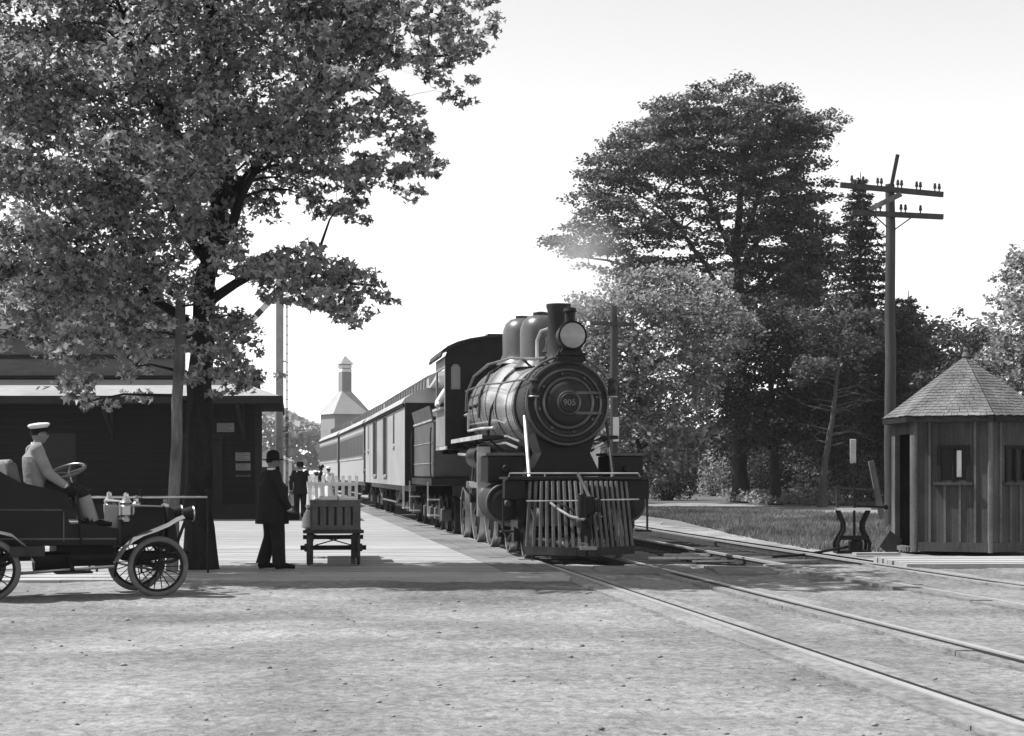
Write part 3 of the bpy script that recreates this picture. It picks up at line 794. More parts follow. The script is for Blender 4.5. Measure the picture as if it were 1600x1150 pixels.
vt = MB(); vt.box(-.42, .42, CF+.35, CF+1.3, 4.24, 4.36); lb('roof_vent', vt, 'loco_black', cab)
fl = MB(); fl.box(-CW+.05, CW-.05, CF+.05, CR+.4, 1.90, 1.96); fl.box(-1.0, 1.0, CF+.1, CF+.6, 1.96, 3.2); lb('backhead', fl, 'cab_dark', cab)

# ------------------------------------------------------------------ tender
TY0, TY1 = 39.55, 45.1
tm = (TY0+TY1)/2
ten = thing('tender', 'dark riveted coal tender coupled behind the locomotive cab', 'tender', (track1(tm)+(tm-TY0)*math.sin(tang(track1, tm)), TY0, 0), tang(track1, tm))
TL = TY1-TY0
tk = MB(); tk.box(-1.31, 1.31, .25, TL-.15, 1.30, 2.62); lb('tank', tk, 'tender_side', ten, bevel=.04)
fl = MB()
for s in (-1, 1): fl.prism([(s*1.31, 2.62), (s*1.39, 2.95), (s*1.36, 2.96), (s*1.27, 2.62)], .3, TL-.3, 'xz')
fl.prism([(TL-.18, 2.62), (TL-.05, 2.95), (TL-.10, 2.95), (TL-.24, 2.62)], -1.3, 1.3, 'yz'); lb('coal_collar', fl, 'tender_side', ten)
rl = MB()
for s in (-1, 1): rl.box(min(s*1.31, s*1.335), max(s*1.31, s*1.335), .25, TL-.15, 2.60, 2.645); rl.box(min(s*1.31, s*1.325), max(s*1.31, s*1.325), .25, TL-.15, 2.1, 2.115); rl.box(min(s*1.31, s*1.325), max(s*1.31, s*1.325), .25, TL-.15, 1.62, 1.635)
lb('beading', rl, 'bright_rod', ten)
uf = MB(); uf.box(-1.36, 1.36, .0, TL, 1.12, 1.28); uf.box(-.3, .3, 0, TL, .8, 1.12); lb('underframe', uf, 'loco_dusty', ten)
for s in (-1, 1):
    for y in (.12, TL-.2):
        fst = MB(); fst.box(s*1.3-.13, s*1.3+.13, y-.14, y+.14, .42, .45); fst.box(s*1.3-.13, s*1.3+.13, y-.14, y+.14, .78, .81); fst.bar((s*1.42, y+.13, .42), (s*1.42, y+.13, 1.2), .03, .04)
        lb('footstep', fst, 'bright_rod', ten)
for s in (-1, 1):
    for y in (.05, TL-.06): gb = MB(); gb.tube([(s*1.36, y, 1.3), (s*1.38, y, 1.45), (s*1.38, y, 2.3), (s*1.36, y, 2.45)], .018, 6); lb('grab_iron', gb, 'loco_dusty', ten)
cr_ = random.Random(9); coal = MB()
for i in range(150):
    y = cr_.uniform(.5, TL-.6); x = cr_.uniform(-1.15, 1.15); z = 2.6 + .42*(1-(x/1.4)**2)*math.sin(PI*(y+.3)/TL)
    r = cr_.uniform(.07, .18); coal.add([Vector(p)*r*cr_.uniform(.8, 1.2)+Vector((x, y, z)) for p in oct_v], [tuple(f) for f in oct_f])
coal.box(-1.2, 1.2, .4, TL-.4, 2.5, 2.68); lb('coal', coal, 'coal', ten, smooth=False)['kind'] = 'stuff'
def truck(parent, yc, wb, r, label='truck', fm='loco_dusty'):
    t = link('truck', None, parent)
    for s in (-1, 1):
        f = MB(); x = s*1.0
        f.bar((x, yc-wb/2-.3, r+.18), (x, yc-wb/2+.15, r+.18), .08, .06); f.bar((x, yc+wb/2-.15, r+.18), (x, yc+wb/2+.3, r+.18), .08, .06)
        f.bar((x, yc-wb/2+.1, r+.18), (x, yc-.25, r+.40), .08, .05); f.bar((x, yc+wb/2-.1, r+.18), (x, yc+.25, r+.40), .08, .05); f.bar((x, yc-.27, r+.40), (x, yc+.27, r+.40), .08, .05)
        f.bar((x, yc-wb/2+.1, r+.14), (x, yc-.25, r-.14), .08, .05); f.bar((x, yc+wb/2-.1, r+.14), (x, yc+.25, r-.14), .08, .05); f.bar((x, yc-.27, r-.14), (x, yc+.27, r-.14), .08, .05)
        f.box(x-.06, x+.06, yc-.2, yc+.2, r-.12, r+.38)
        f.build('side_frame', fm, t)
        for y in (yc-wb/2, yc+wb/2):
            j = MB(); j.box(x-.10, x+.14*1, y-.13, y+.13, r-.12, r+.16); j.build('journal_box', 'bar_grey', t, bevel=.02)
            w = MB(); w.lathe([(.06, -.07), (r-.06, -.02), (r-.06, -.06), (r, -.06), (r, .05), (r+.03, .06), (r+.03, .08), (r-.06, .08), (r-.08, .0), (.06, .05)], (s*.75, y, r), (-s, 0, 0), 28)
            w.build('wheel', 'loco_dusty', t)
    for y in (yc-wb/2, yc+wb/2): a = MB(); a.cyl((-1, y, r), (1, y, r), .06, n=8); a.build('axle', 'loco_black', t)
    return t
truck(ten, 1.25, 1.6, .42); truck(ten, TL-1.35, 1.6, .42)

# ------------------------------------------------------------------ cars
def roof_profile(hw, eave, clb, clw, top):
    lower = [(hw+.06, eave), (hw-.10, eave+.17), (clw+.06, clb)]
    return lower
def rail_car(name, label, y0, y1, kind, group=None):
    ym = (y0+y1)/2; a = tang(track1, ym)
    c = thing(name, label, 'rail car', (track1(ym)+(ym-y0)*math.sin(a), y0, 0), a, group)
    Lc = y1-y0; hw = 1.46
    bodyend = .0 if kind == 'baggage' else .75
    paint = 'car_paint' if kind == 'baggage' else 'coach_paint'
    b = MB(); b.box(-hw, hw, bodyend, Lc-bodyend, 1.06, 3.28); body = b.build('body', paint, c)
    # roof: two lower decks and the clerestory
    rp = [(-hw-.07, 3.26), (-hw+.02, 3.40), (-hw+.25, 3.55), (-.86, 3.68), (-.80, 3.68), (-.80, 4.0), (-.84, 4.0), (-.55, 4.12), (0, 4.16)]
    rp = rp + [(-x, z) for x, z in rp[-2::-1]] + [(hw-.05, 3.24), (-hw+.05, 3.24)]
    r_ = MB(); r_.prism(rp, .12 if kind == 'baggage' else .55, Lc-(.12 if kind == 'baggage' else .55), 'xz')
    for e, dy in ((0, -1), (1, 1)):
        ye = .12 if e == 0 else Lc-.12
        if kind != 'baggage': ye = .55 if e == 0 else Lc-.55
        # bull-nosed ends of the clerestory
        for k in range(4):
            t0, t1_ = k/4*PI/2, (k+1)/4*PI/2
            r_.add([(-.80*math.cos(t0)**.4 if k else -.80, ye+dy*.35*math.sin(t0), 3.70), (.80, ye+dy*.35*math.sin(t0), 3.70), (.55, ye+dy*.35*math.sin(t0), 4.14-.4*(math.sin(t0))**3), (-.55, ye+dy*.35*math.sin(t0), 4.14-.4*(math.sin(t0))**3),
                    (-.80, ye+dy*.35*math.sin(t1_), 3.66), (.80, ye+dy*.35*math.sin(t1_), 3.66), (.55, ye+dy*.35*math.sin(t1_), 4.14-.4*(math.sin(t1_))**3), (-.55, ye+dy*.35*math.sin(t1_), 4.14-.4*(math.sin(t1_))**3)],
                   [(0,1,5,4),(1,2,6,5),(2,3,7,6),(3,0,4,7),(4,5,6,7),(0,3,2,1)])
    roof = r_.build('roof', 'car_roof', c, smooth=False)
    nw = int((Lc-2)/.95)
    wm = MB().box(-.02, .02, -.33, .33, -.11, .11).mesh('clerestory_window', 'window_dark')
    for s in (-1, 1):
        for i in range(nw):
            o = link('clerestory_window', wm, roof); o.location = (s*.80, 1.2+(Lc-2.4)*i/(nw-1), 3.85)
    lt = MB()
    for s in (-1, 1): lt.box(min(s*hw, s*(hw+.05)), max(s*hw, s*(hw+.05)), bodyend, Lc-bodyend, 3.17, 3.25)
    lt.build('letterboard_moulding', 'station_trim', c)
    if kind == 'baggage':
        for s in (-1, 1):
            for y, w in ((7.6, 1.55), (12.7, 1.75)):
                d = MB(); d.box(min(s*(hw-.2), s*(hw+.004)), max(s*(hw-.2), s*(hw+.004)), y-w/2, y+w/2, 1.36, 3.12); do = d.build('door_shade_panel', 'hut_dark', c)  # dark panel on the closed side stands for the shaded interior
                for k in range(1):
                    q = MB(); q.box(min(s*(hw+.006), s*(hw+.03)), max(s*(hw+.006), s*(hw+.03)), y-w/2-.06, y-w/2, 1.30, 3.15); q.box(min(s*(hw+.006), s*(hw+.03)), max(s*(hw+.006), s*(hw+.03)), y+w/2, y+w/2+.06, 1.30, 3.15)
                    q.box(min(s*(hw+.006), s*(hw+.05)), max(s*(hw+.006), s*(hw+.05)), y-w/2-.06, y+w/2+.06, 1.27, 1.33); q.build('door_frame', 'car_roof', do)
            for y in (4.0, 16.7):
                d = MB(); d.box(min(s*(hw-.1), s*(hw+.004)), max(s*(hw-.1), s*(hw+.004)), y-.30, y+.30, 2.25, 3.10); wo = d.build('window', 'window_dark', c)
                q = MB(); q.box(min(s*(hw+.005), s*(hw+.05)), max(s*(hw+.005), s*(hw+.05)), y-.36, y+.36, 2.12, 2.19); q.build('window_sill', 'car_roof', wo)
        e = MB(); e.box(-hw+.01, hw-.01, -.03, .0-.002, 1.07, 3.27); e.build('end_wall', 'cab_dark', c)  # end and its door coloured near-black to carry the shade there
        e = MB(); e.box(-.42, .42, -.06, -.032, 1.1, 3.0); e.build('end_door', 'cab_dark', c)
    else:
        b = MB()
        for s in (-1, 1): b.box(min(s*hw, s*(hw+.012)), max(s*hw, s*(hw+.012)), .9, Lc-.9, 2.02, 2.98)
        b.build('window_band', 'coach_band', c)
        b = MB()
        for s in (-1, 1): b.box(min(s*hw, s*(hw+.03)), max(s*hw, s*(hw+.03)), .85, Lc-.85, 1.94, 2.01)
        b.build('belt_rail', 'car_roof', c)
        wm = MB().box(-.02, .02, -.36, .36, -.40, .40).mesh('window', 'window_dark')
        k = int((Lc-3)/1.0)
        for s in (-1, 1):
            for i in range(k):
                o = link('window', wm, c); o.location = (s*hw, 1.6+(Lc-3.2)*i/(k-1), 2.48)
        # end platforms with steps, posts and hoods
        for ye, dy in ((0, -1), (Lc, 1)):
            p = MB(); p.box(-1.35, 1.35, min(ye, ye-dy*.75), max(ye, ye-dy*.75), 1.06, 1.16); p.build('end_platform', 'station_trim', c)
            st = MB()
            for s in (-1, 1):
                for q in range(3): st.box(s*1.40-.14, s*1.40+.14, min(ye-dy*.1, ye-dy*.7), max(ye-dy*.1, ye-dy*.7), .38+.24*q, .42+.24*q)
            st.build('step', 'black_iron', c)
            po = MB()
            for s in (-1, 1): po.cyl((s*1.30, ye-dy*.08, 1.1), (s*1.30, ye-dy*.08, 3.3), .035, n=8); po.bar((s*1.3, ye-dy*.08, 2.0), (s*.45, ye-dy*.08, 2.0), .03, .04)
            po.build('railing', 'black_iron', c)
            ho = MB(); ho.prism([(-1.45, 3.3), (-1.2, 3.55), (-.8, 3.72), (.8, 3.72), (1.2, 3.55), (1.45, 3.3)], min(ye, ye-dy*.6), max(ye, ye-dy*.6), 'xz'); ho.build('hood', 'car_roof', c)
            e = MB(); yy = ye-dy*.74; e.box(-hw+.02, hw-.02, min(yy, yy+dy*.02), max(yy, yy+dy*.02), 1.1, 3.2); e.build('end_wall', 'coach_band', c)
    sl = MB()
    for s in (-1, 1):
        sl.box(s*1.2-.06, s*1.2+.06, .3, Lc-.3, .90, 1.06)
        sl.tube([(s*1.2, 4.2, .95), (s*1.2, 6.0, .52), (s*1.2, Lc-6.0, .52), (s*1.2, Lc-4.2, .95)], .035, 6)
        for y in (6.0, Lc-6): sl.bar((s*1.2, y, .52), (s*1.2, y, .95), .08, .08)
    sl.build('truss_rod', 'bar_grey', c)
    bx = MB(); bx.box(-.9, .9, Lc/2-1.2, Lc/2+1.2, .55, 1.0); bx.build('equipment_box', 'black_iron', c)
    truck(c, 2.6, 2.2, .42); truck(c, Lc-2.6, 2.2, .42)
    if kind == 'baggage':
        st = MB()
        for s in (-1, 1):
            st.box(s*1.38-.1, s*1.38+.1, .2, .55, .45, .48); st.bar((s*1.46, .2, .46), (s*1.46, .2, 1.06), .03, .03); st.bar((s*1.46, .55, .46), (s*1.46, .55, 1.06), .03, .03)
        st.build('stirrup_step', 'bright_rod', c)
    return c
rail_car('baggage_car', 'pale baggage car with two doorways painted dark for their shaded inside behind the tender', 46.2, 64.6, 'baggage')
rail_car('passenger_coach', 'passenger coach with dark window band coupled right behind the baggage car', 65.0, 85.0, 'coach')
rail_car('passenger_coach', 'rearmost passenger coach of the train, its far end towards the hazy trees', 85.4, 105.4, 'coach')
# ================================================================== station house
WY = 52.5                              # front wall
xr = (407-HX)*S(WY)                    # right-hand corner of the front wall
st = thing('station_house', 'dark wooden railway station with pale flared canopy roof and notices by its door', 'station', (xr, WY, 0))
SW = -17.0
b = MB(); b.box(SW, 0, 0, 8, 0, 4.3); wall = b.build('wall', 'station_wall', st)
b = MB()
for k in range(14):
    z = .9+.235*k; b.box(SW, .02, -.018, 0, z, z+.02)
b.build('clapboard_edge', 'station_trim', wall)
b = MB(); b.box(SW-.05, .08, -.09, -.02, 0, .45); b.build('plinth', 'station_trim', st)
b = MB(); b.box(-.16, .05, -.05, .2, .45, 3.7); b.build('corner_board', 'station_trim', st)
# flared canopy with a hipped right end
EY = -1.75; EX = .85; EZ = 3.66; TZ = 4.28
b = MB()
b.add([(SW-1, EY, EZ), (EX, EY, EZ), (-.95, .15, TZ), (SW-1, .15, TZ), (SW-1, EY, EZ-.1), (EX, EY, EZ-.1), (-.95, .15, TZ-.1), (SW-1, .15, TZ-.1)],
      [(0,1,2,3),(7,6,5,4),(0,4,5,1)])
b.add([(EX, EY, EZ), (EX, 9, EZ), (-.95, 7.5, TZ), (-.95, .15, TZ), (EX, EY, EZ-.1), (EX, 9, EZ-.1), (-.95, 7.5, TZ-.1), (-.95, .15, TZ-.1)], [(0,1,2,3),(0,4,5,1),(7,6,5,4)])
canopy = b.build('canopy_roof', 'station_roof', st, smooth=False)
b = MB(); b.box(SW-1, EX+.04, EY-.05, EY-.004, EZ-.22, EZ+.01); b.box(EX+.004, EX+.05, EY, 9, EZ-.22, EZ+.01); b.build('gutter', 'station_trim', canopy)
b = MB(); b.box(SW-1, EX-.02, EY+.02, 8, EZ-.12, EZ-.105); b.build('soffit', 'station_wall', canopy)
# upper storey wall with boards and its roof
ux = (278-HX)*S(WY+.3) - xr
b = MB(); b.box(SW, ux, .15, 7.5, 4.2, 5.62); up = b.build('upper_wall', 'station_upper', st)
b = MB()
for z in (4.32, 4.88, 4.95, 5.5): b.box(SW, ux+.04, .09, .148, z, z+.05)
b.build('moulding', 'station_trim', up)
b = MB(); b.box(SW-.6, ux+.55, -.45, 8.1, 5.62, 5.74); b.build('upper_cornice', 'station_trim', up)
b = MB(); b.add([(SW-.6, -.45, 5.741), (ux+.5, -.45, 5.741), (ux+.5, 8, 5.741), (SW-.6, 8, 5.741), (SW+2, 3.8, 8.2), (ux-2.6, 3.8, 8.2)], [(0,1,5,4),(1,2,5),(2,3,4,5),(3,0,4)]); b.build('upper_roof', 'station_upper', st, smooth=False)
# canopy brackets, door, windows, notices
for x in (-.5, -4.5, -8.5, -12.5):
    b = MB(); b.bar((x, -.02, 2.55), (x, -1.5, 3.55), .10, .12); b.bar((x, -.04, 2.4), (x, -.04, 3.6), .1, .1); b.bar((x, -.02, 3.52), (x, -1.6, 3.52), .09, .1); b.build('bracket', 'station_trim', st)
b = MB(); b.box(-2.35, -1.25, -.035, .02, .08, 2.35); dr = b.build('door', 'hut_dark', st)
b = MB()
for xx in ((-2.45, -2.35), (-1.25, -1.15)): b.box(xx[0], xx[1], -.06, -.004, .05, 2.45)
b.box(-2.5, -1.1, -.07, -.004, 2.45, 2.6); b.build('door_frame', 'station_trim', dr)
def notice(px0, px1, py0, py1):
    p, q = at(px0, py1, WY-.03), at(px1, py0, WY-.03)
    b = MB(); b.box(p.x-xr, q.x-xr, -.045, -.038, p.z, q.z); o = b.build('notice', 'paper', st, smooth=False)
    k = MB(); n = 4
    for i in range(n):
        z = p.z + (q.z-p.z)*(i+.7)/(n+.3)
        k.box(p.x-xr+.04, q.x-xr-.04-.1*(i % 2), -.049, -.046, z, z+.018)
    k.build('print', 'ink', o, smooth=False)
notice(368, 391, 707, 720); notice(368.5, 391.5, 724, 735); notice(369, 391, 742.5, 744.5); notice(339, 366, 661, 675)
for x in (-6.2, -9.4, -12.6):
    b = MB(); b.box(x-.55, x+.55, -.02, .02, 1.0, 2.6); w = b.build('window', 'window_dark', st)
    b = MB(); b.box(x-.65, x+.65, -.06, -.022, .9, 1.0); b.box(x-.62, x-.55, -.05, -.022, 1.0, 2.6); b.box(x+.55, x+.62, -.05, -.022, 1.0, 2.6); b.box(x-.55, x+.55, -.045, -.022, 1.77, 1.83); b.build('window_frame', 'station_trim', w)
c = at(61, 606, WY-1.2); sl = math.atan2(TZ-EZ, .15-EY)
text_mesh('17', .46, 'ink', 'painted_number', canopy, Matrix.Translation((c.x-xr, -.93, EZ+(TZ-EZ)*(.82/1.9)+.012)) @ Matrix.Rotation(sl, 4, 'X'), .002)

# the side walls follow the line of the tracks, not the street
def shear(o):
    for ch in o.children:
        if ch.type == 'MESH' and ch.name.split('.')[0] != 'painted_number':
            for v in ch.data.vertices: v.co.x -= .15*max(0.0, v.co.y)
        shear(ch)
shear(st)

# ================================================================== semaphore signal behind the station
SD = 62.0
p = at(437, 800, SD)
sg = thing('semaphore_signal', 'tall grey semaphore mast with ladder and white banded arm beside the station', 'signal', (p.x, SD, 0))
zt_ = at(437, 430, SD).z
b = MB(); b.bar((0, 0, 0), (0, 0, zt_), .25, .25, up=(0, 1, 0)); b.build('mast', 'mast_grey', sg, bevel=.02)
b = MB(); b.lathe([(.14, 0), (.16, .05), (.05, .15), (.05, .35), (0, .4)], (0, 0, zt_), n=12); b.build('finial', 'mast_grey', sg)
b = MB(); lx = .24
for x in (lx, lx+.06): b.bar((x, -.05, .1), (x, -.05, zt_-.4), .03, .03, up=(0, 1, 0))
for k in range(22): z = .4+.33*k; b.cyl((lx-.02, -.05, z), (lx+.08, -.05, z), .012, n=6)
for z in (2.9, 5.4, 7.6): b.bar((0, -.05, z), (lx, -.05, z), .03, .04)
b.build('ladder', 'black_iron', sg)
a0 = at(424, 470, SD); a1 = at(388, 508, SD)
q0 = Vector((a0.x-p.x, -.17, a0.z)); q1 = Vector((a1.x-p.x, -.17, a1.z)); dv = q1-q0
b = MB(); b.bar(q0, q1, .05, .21, up=(0, 0, 1)); arm = b.build('arm', 'white_paint', sg)
b = MB(); b.bar(q0+dv*.40, q0+dv*.62, .07, .215); b.build('band', 'ink', arm)
b = MB(); b.bar(q0+Vector((0, .02, 0)), (0, -.1, q0.z+.25), .06, .1); b.cyl((0, -.2, q0.z+.25), (0, -.05, q0.z+.25), .16, n=16); b.build('spectacle', 'black_iron', sg)

# ================================================================== far tower, and a pale shed added to give a sunlit bright patch
TD = 165.0
p = at(539, 735, TD); k = S(TD)
tw = thing('tower_building', 'pale tower with tall shaft, white louvres and pyramid cap rising behind the coaches', 'tower', (p.x, TD, 0), R(28))
zz = lambda y: at(0, y, TD).z
b = MB(); e = 29*k; b.box(-e, e, -e, e, 0, zz(648)); b.build('wall', 'far_wall', tw)
e2 = 8.0*k
def pyr(b, r0, z0, r1, z1):
    b.add([(-r0,-r0,z0),(r0,-r0,z0),(r0,r0,z0),(-r0,r0,z0),(-r1,-r1,z1),(r1,-r1,z1),(r1,r1,z1),(-r1,r1,z1)], [(0,1,5,4),(1,2,6,5),(2,3,7,6),(3,0,4,7),(3,2,1,0),(4,5,6,7)])
b = MB(); pyr(b, 33*k, zz(648), e2, zz(612)); b.build('lower_roof', 'far_roof', tw, smooth=False)
b = MB(); b.box(-e2, e2, -e2, e2, zz(620), zz(582)); b.build('shaft', 'far_wall', tw)
for i in range(2):
    b = MB(); b.box(-e2*1.02, e2*1.02, -e2*1.02, e2*1.02, zz(581.5-6*i), zz(576.5-6*i)); b.build('louvre', 'white_paint', tw)
b = MB(); b.box(-e2*.9, e2*.9, -e2*.9, e2*.9, zz(582.5), zz(569)); b.build('louvre_core', 'ink', tw)
b = MB(); pyr(b, e2*1.42, zz(569.5), .03, zz(556)); b.build('cap_roof', 'far_roof', tw, smooth=False)
b = MB(); b.box(-1.2, .2, -e-.03, -e, zz(690), zz(665)); b.build('window', 'window_dark', tw)
p = at(418, 740, 120)
sh = thing('shed', 'small pale shed added for a bright patch between the station and the signal mast', 'shed', (p.x, 120, 0))
b = MB(); b.box(-1.3, 1.3, 0, 3, 0, 2.2); b.build('wall', 'white_paint', sh)
b = MB(); b.prism([(-1.5, 2.2), (1.5, 2.2), (0, 3.0)], -.2, 3.2, 'xz'); b.build('roof', 'far_roof', sh, smooth=False)
b = MB(); b.box(-.4, .4, -.03, -.002, 0, 1.8); b.build('door', 'station_trim', sh)

# ================================================================== poles
def pole(name, label, base, top_z, r0, r1, material, lean=(0, 0)):
    t = thing(name, label, 'pole', base)
    b = MB(); n = 9
    b.tube([(lean[0]*i/(n-1)+.012*math.sin(i*2.1), lean[1]*i/(n-1), -.1+(top_z+.1)*i/(n-1)) for i in range(n)], [r0+(r1-r0)*i/(n-1) for i in range(n)], 14)
    b.build('shaft', material, t)
    return t
def insulator(b, c):
    b.cyl(c, Vector(c)+Vector((0, 0, .14)), .018, n=6); b.lathe([(.035, .08), (.044, .10), (.032, .16), (.036, .18), (.02, .22), (0, .225)], c, n=10)
g0 = gp(1391, 826); d = g0.y
tp = pole('telegraph_pole', 'tall telegraph pole with two crossarms and a slanting stick behind the crossing shanty', g0, at(0, 288, d).z, .155, .115, 'pole_dark')
def arm(px0, py0, px1, py1, pins, name='crossarm'):
    a, c = at(px0, py0, d-.16)-g0, at(px1, py1, d-.16)-g0
    a.y = -.16-.10; c.y = -.16+.10
    b = MB(); b.bar(a, c, .10, .13); o = b.build(name, 'pole_dark', tp)
    for q in pins:
        f = (q-px0)/(px1-px0); b = MB(); insulator(b, a.lerp(c, f)+Vector((0, 0, .05))); b.build('insulator', 'pole_dark', o)
    return a, c
arm(1312, 290, 1475, 303, (1330, 1348, 1371, 1377, 1403, 1409, 1433, 1439, 1462, 1469))
arm(1330, 333, 1475, 338, (1346, 1368, 1375, 1408, 1415, 1439))
b = MB(); a, c = at(1388, 290, d)-g0, at(1402, 242, d)-g0; a.y = c.y = -.05; b.bar(a-Vector((0, 0, .35)), c, .09, .05); b.build('stick', 'pole_dark', tp)
b = MB(); a, c = at(1357, 329, d)-g0, at(1404, 306, d)-g0; a.y = c.y = -.30; b.bar(a, c, .05, .13); b.build('brace_board', 'pole_pale', tp)
b = MB()
for px0, py0, px1, py1 in ((1396, 360, 1425, 339), (1384, 356, 1362, 336)):
    a, c = at(px0, py0, d)-g0, at(px1, py1, d)-g0; a.y = c.y = -.14; b.bar(a, c, .02, .03)
b.build('brace', 'black_iron', tp)
g0 = Vector(((959-HX)*S(58), 58, 0)); d = 58
tp = pole('telegraph_pole', 'weathered telegraph pole with one crossarm and white board standing behind the locomotive', g0, at(0, 478, d).z, .15, .12, 'pole_dark')
arm(922, 505, 995, 507, (930, 945, 972, 986))
b = MB(); a, c = at(962, 690, d)-g0, at(962, 652, d)-g0; b.box(a.x-.10, a.x+.10, -.20, -.16, a.z, c.z); b.build('white_board', 'white_paint', tp)
# pale post behind the motor car
g0 = gp(268, 893)
top = at(283, 470, g0.y+.2)
pole('wooden_post', 'pale weathered leaning wooden pole between the motor car and the dark tree trunk', g0, top.z, .088, .072, 'pole_pale', (top.x-g0.x, .2))
# leaning white stake near the telegraph pole
g0 = gp(1380, 818); d = g0.y
a = at(1379, 790, d)-g0; c = at(1362, 720, d)-g0
t = thing('leaning_stake', 'pale wooden stake leaning beside the telegraph pole', 'stake', g0)
b = MB(); b.bar((a.x+.03, 0, -.05), (c.x, .1, c.z), .16, .09); b.build('board', 'pole_pale', t, bevel=.01)
b = MB(); b.bar((-1.35, .05, 1.0), (-.25, .05, .93), .07, .06); b.bar((-1.25, .08, 0), (-1.25, .08, 1.05), .08, .08); b.build('rail', 'pole_dark', t)

# ================================================================== pipe hitching rail behind the motor car
hr_ = thing('hitching_rail', 'low pipe hitching rail on knobbed posts behind the motor car', 'railing', gp(221, 895))
d = hr_.location.y
b = MB(); xs = [(q-221)*S(d) for q in (60, 140, 221, 325)]
b.tube([(xs[0], 0, 1.07), (xs[-1], 0, 1.07)], .016, 8); b.build('pipe', 'steel', hr_)
for x in xs:
    b = MB(); b.cyl((x, 0, 0), (x, 0, 1.12), .016, n=10); b.sphere((x, 0, 1.15), .035, 10, 8); b.build('post', 'black_iron', hr_)

# ================================================================== crossing shanty (six-sided watchman's hut)
HC = Vector((8.15, 31.06, .0)); HR = 1.30; HN = R(244)
hut = thing('crossing_shanty', 'six-sided wooden crossing shanty with shingled pointed roof and open doorway', 'hut', HC)
def hv(k, r, z):
    t = HN - R(30) + R(60)*k            # vertex k = left end of face k (face 0 is the one with the window)
    return Vector((r*math.cos(t), r*math.sin(t), z))
def face_frame(k):
    A, B = hv(k, HR, 0), hv(k+1, HR, 0)
    u = (B-A).normalized(); n = Vector((u.y, -u.x, 0))
    if n.dot((A+B)/2) < 0: n = -n
    return A, u, n
def fbox(b, k, u0, u1, z0, z1, n0, n1):
    A, u, n = face_frame(k)
    P = [A+u*uu+n*nn+Vector((0, 0, z)) for z in (z0, z1) for uu, nn in ((u0, n0), (u1, n0), (u1, n1), (u0, n1))]
    b.add(P, [(0,3,2,1),(4,5,6,7),(0,1,5,4),(1,2,6,5),(2,3,7,6),(3,0,4,7)])
WALLH = 2.42
for k in range(6):
    if k in (5,): continue
    win = k in (0, 1, 3)
    root = link('wall', None, hut)
    spans = [(0.0, HR)] if not win else [(0, .42), (.92, HR)]
    for a_, b_ in spans:
        n = max(1, round((b_-a_)/.215))
        for i in range(n):
            q = MB(); fbox(q, k, a_+(b_-a_)*i/n+.002, a_+(b_-a_)*(i+1)/n-.002, .06, WALLH, -.05, -.02+random.uniform(0, .003)); q.build('board', 'hut_board', root, smooth=False)
    if win:
        for i in range(2):
            q = MB(); fbox(q, k, .42+.25*i+.002, .42+.25*(i+1)-.002, .06, 1.28, -.05, -.02); q.build('board', 'hut_board', root, smooth=False)
            q = MB(); fbox(q, k, .42+.25*i+.002, .42+.25*(i+1)-.002, 1.86, WALLH, -.05, -.02); q.build('board', 'hut_board', root, smooth=False)
        q = MB(); fbox(q, k, .42, .92, 1.28, 1.86, -.045, -.04); q.build('pane', 'window_dark', root, smooth=False)
        q = MB()
        for uu in ((.39, .45), (.89, .95), (.645, .675)): fbox(q, k, uu[0], uu[1], 1.25, 1.89, -.04, .012)
        fbox(q, k, .45, .645, 1.83, 1.89, -.04, .010); fbox(q, k, .675, .89, 1.83, 1.89, -.04, .010); q.build('window_frame', 'hut_dark', root, smooth=False)
        q = MB(); fbox(q, k, .33, 1.0, 1.20, 1.25, -.04, .07); q.build('window_sill', 'hut_board', root, smooth=False)
        if k == 0:
            q = MB(); fbox(q, k, .72, .80, 1.34, 1.80, -.038, -.034); q.build('white_curtain', 'white_paint', root, smooth=False)  # narrow plain white strip set before the dark pane
    for i in range(1, 5):
        u_ = HR*i/5
        if win and .36 < u_ < .98:
            q = MB(); fbox(q, k, u_-.02, u_+.02, .20, 1.20, -.0175, .012); q.build('batten', 'hut_trim', root, smooth=False)
        else:
            q = MB(); fbox(q, k, u_-.02, u_+.02, .20, WALLH-.1, -.0175, .012); q.build('batten', 'hut_trim', root, smooth=False)
    q = MB(); fbox(q, k, .02, HR-.02, .04, .20, -.0175, .02); q.build('base_board', 'hut_board', root, smooth=False)
# open doorway on the left-hand face
root = link('doorway', None, hut)
for uu in ((0.04, .20), (HR-.2, HR-.04)):
    q = MB(); fbox(q, 5, uu[0], uu[1], .02, WALLH, -.06, .03); q.build('door_post', 'hut_trim', root, smooth=False)
q = MB(); fbox(q, 5, .2, HR-.2, 2.1, WALLH, -.05, .0); q.build('door_head', 'hut_board', root, smooth=False)
q = MB(); fbox(q, 5, .2, HR-.2, .02, .10, -.1, .06); q.build('threshold', 'hut_trim', root, smooth=False)
for k in range(6):
    q = MB(); v = hv(k, HR-.01, 0); q.cyl(v+Vector((0, 0, .03)), v+Vector((0, 0, WALLH)), .045, n=8); q.build('corner_post', 'hut_trim', hut)
q = MB(); q.add([hv(k, HR-.06, .08) for k in range(6)], [tuple(range(6))]); q.build('floor', 'hut_dark', hut)
b_ = MB(); A, u, n = face_frame(3); b_.bar(A+u*.2-n*.15+Vector((0, 0, .45)), A+u*1.1-n*.15+Vector((0, 0, .45)), .3, .05); b_.build('bench', 'hut_dark', hut)
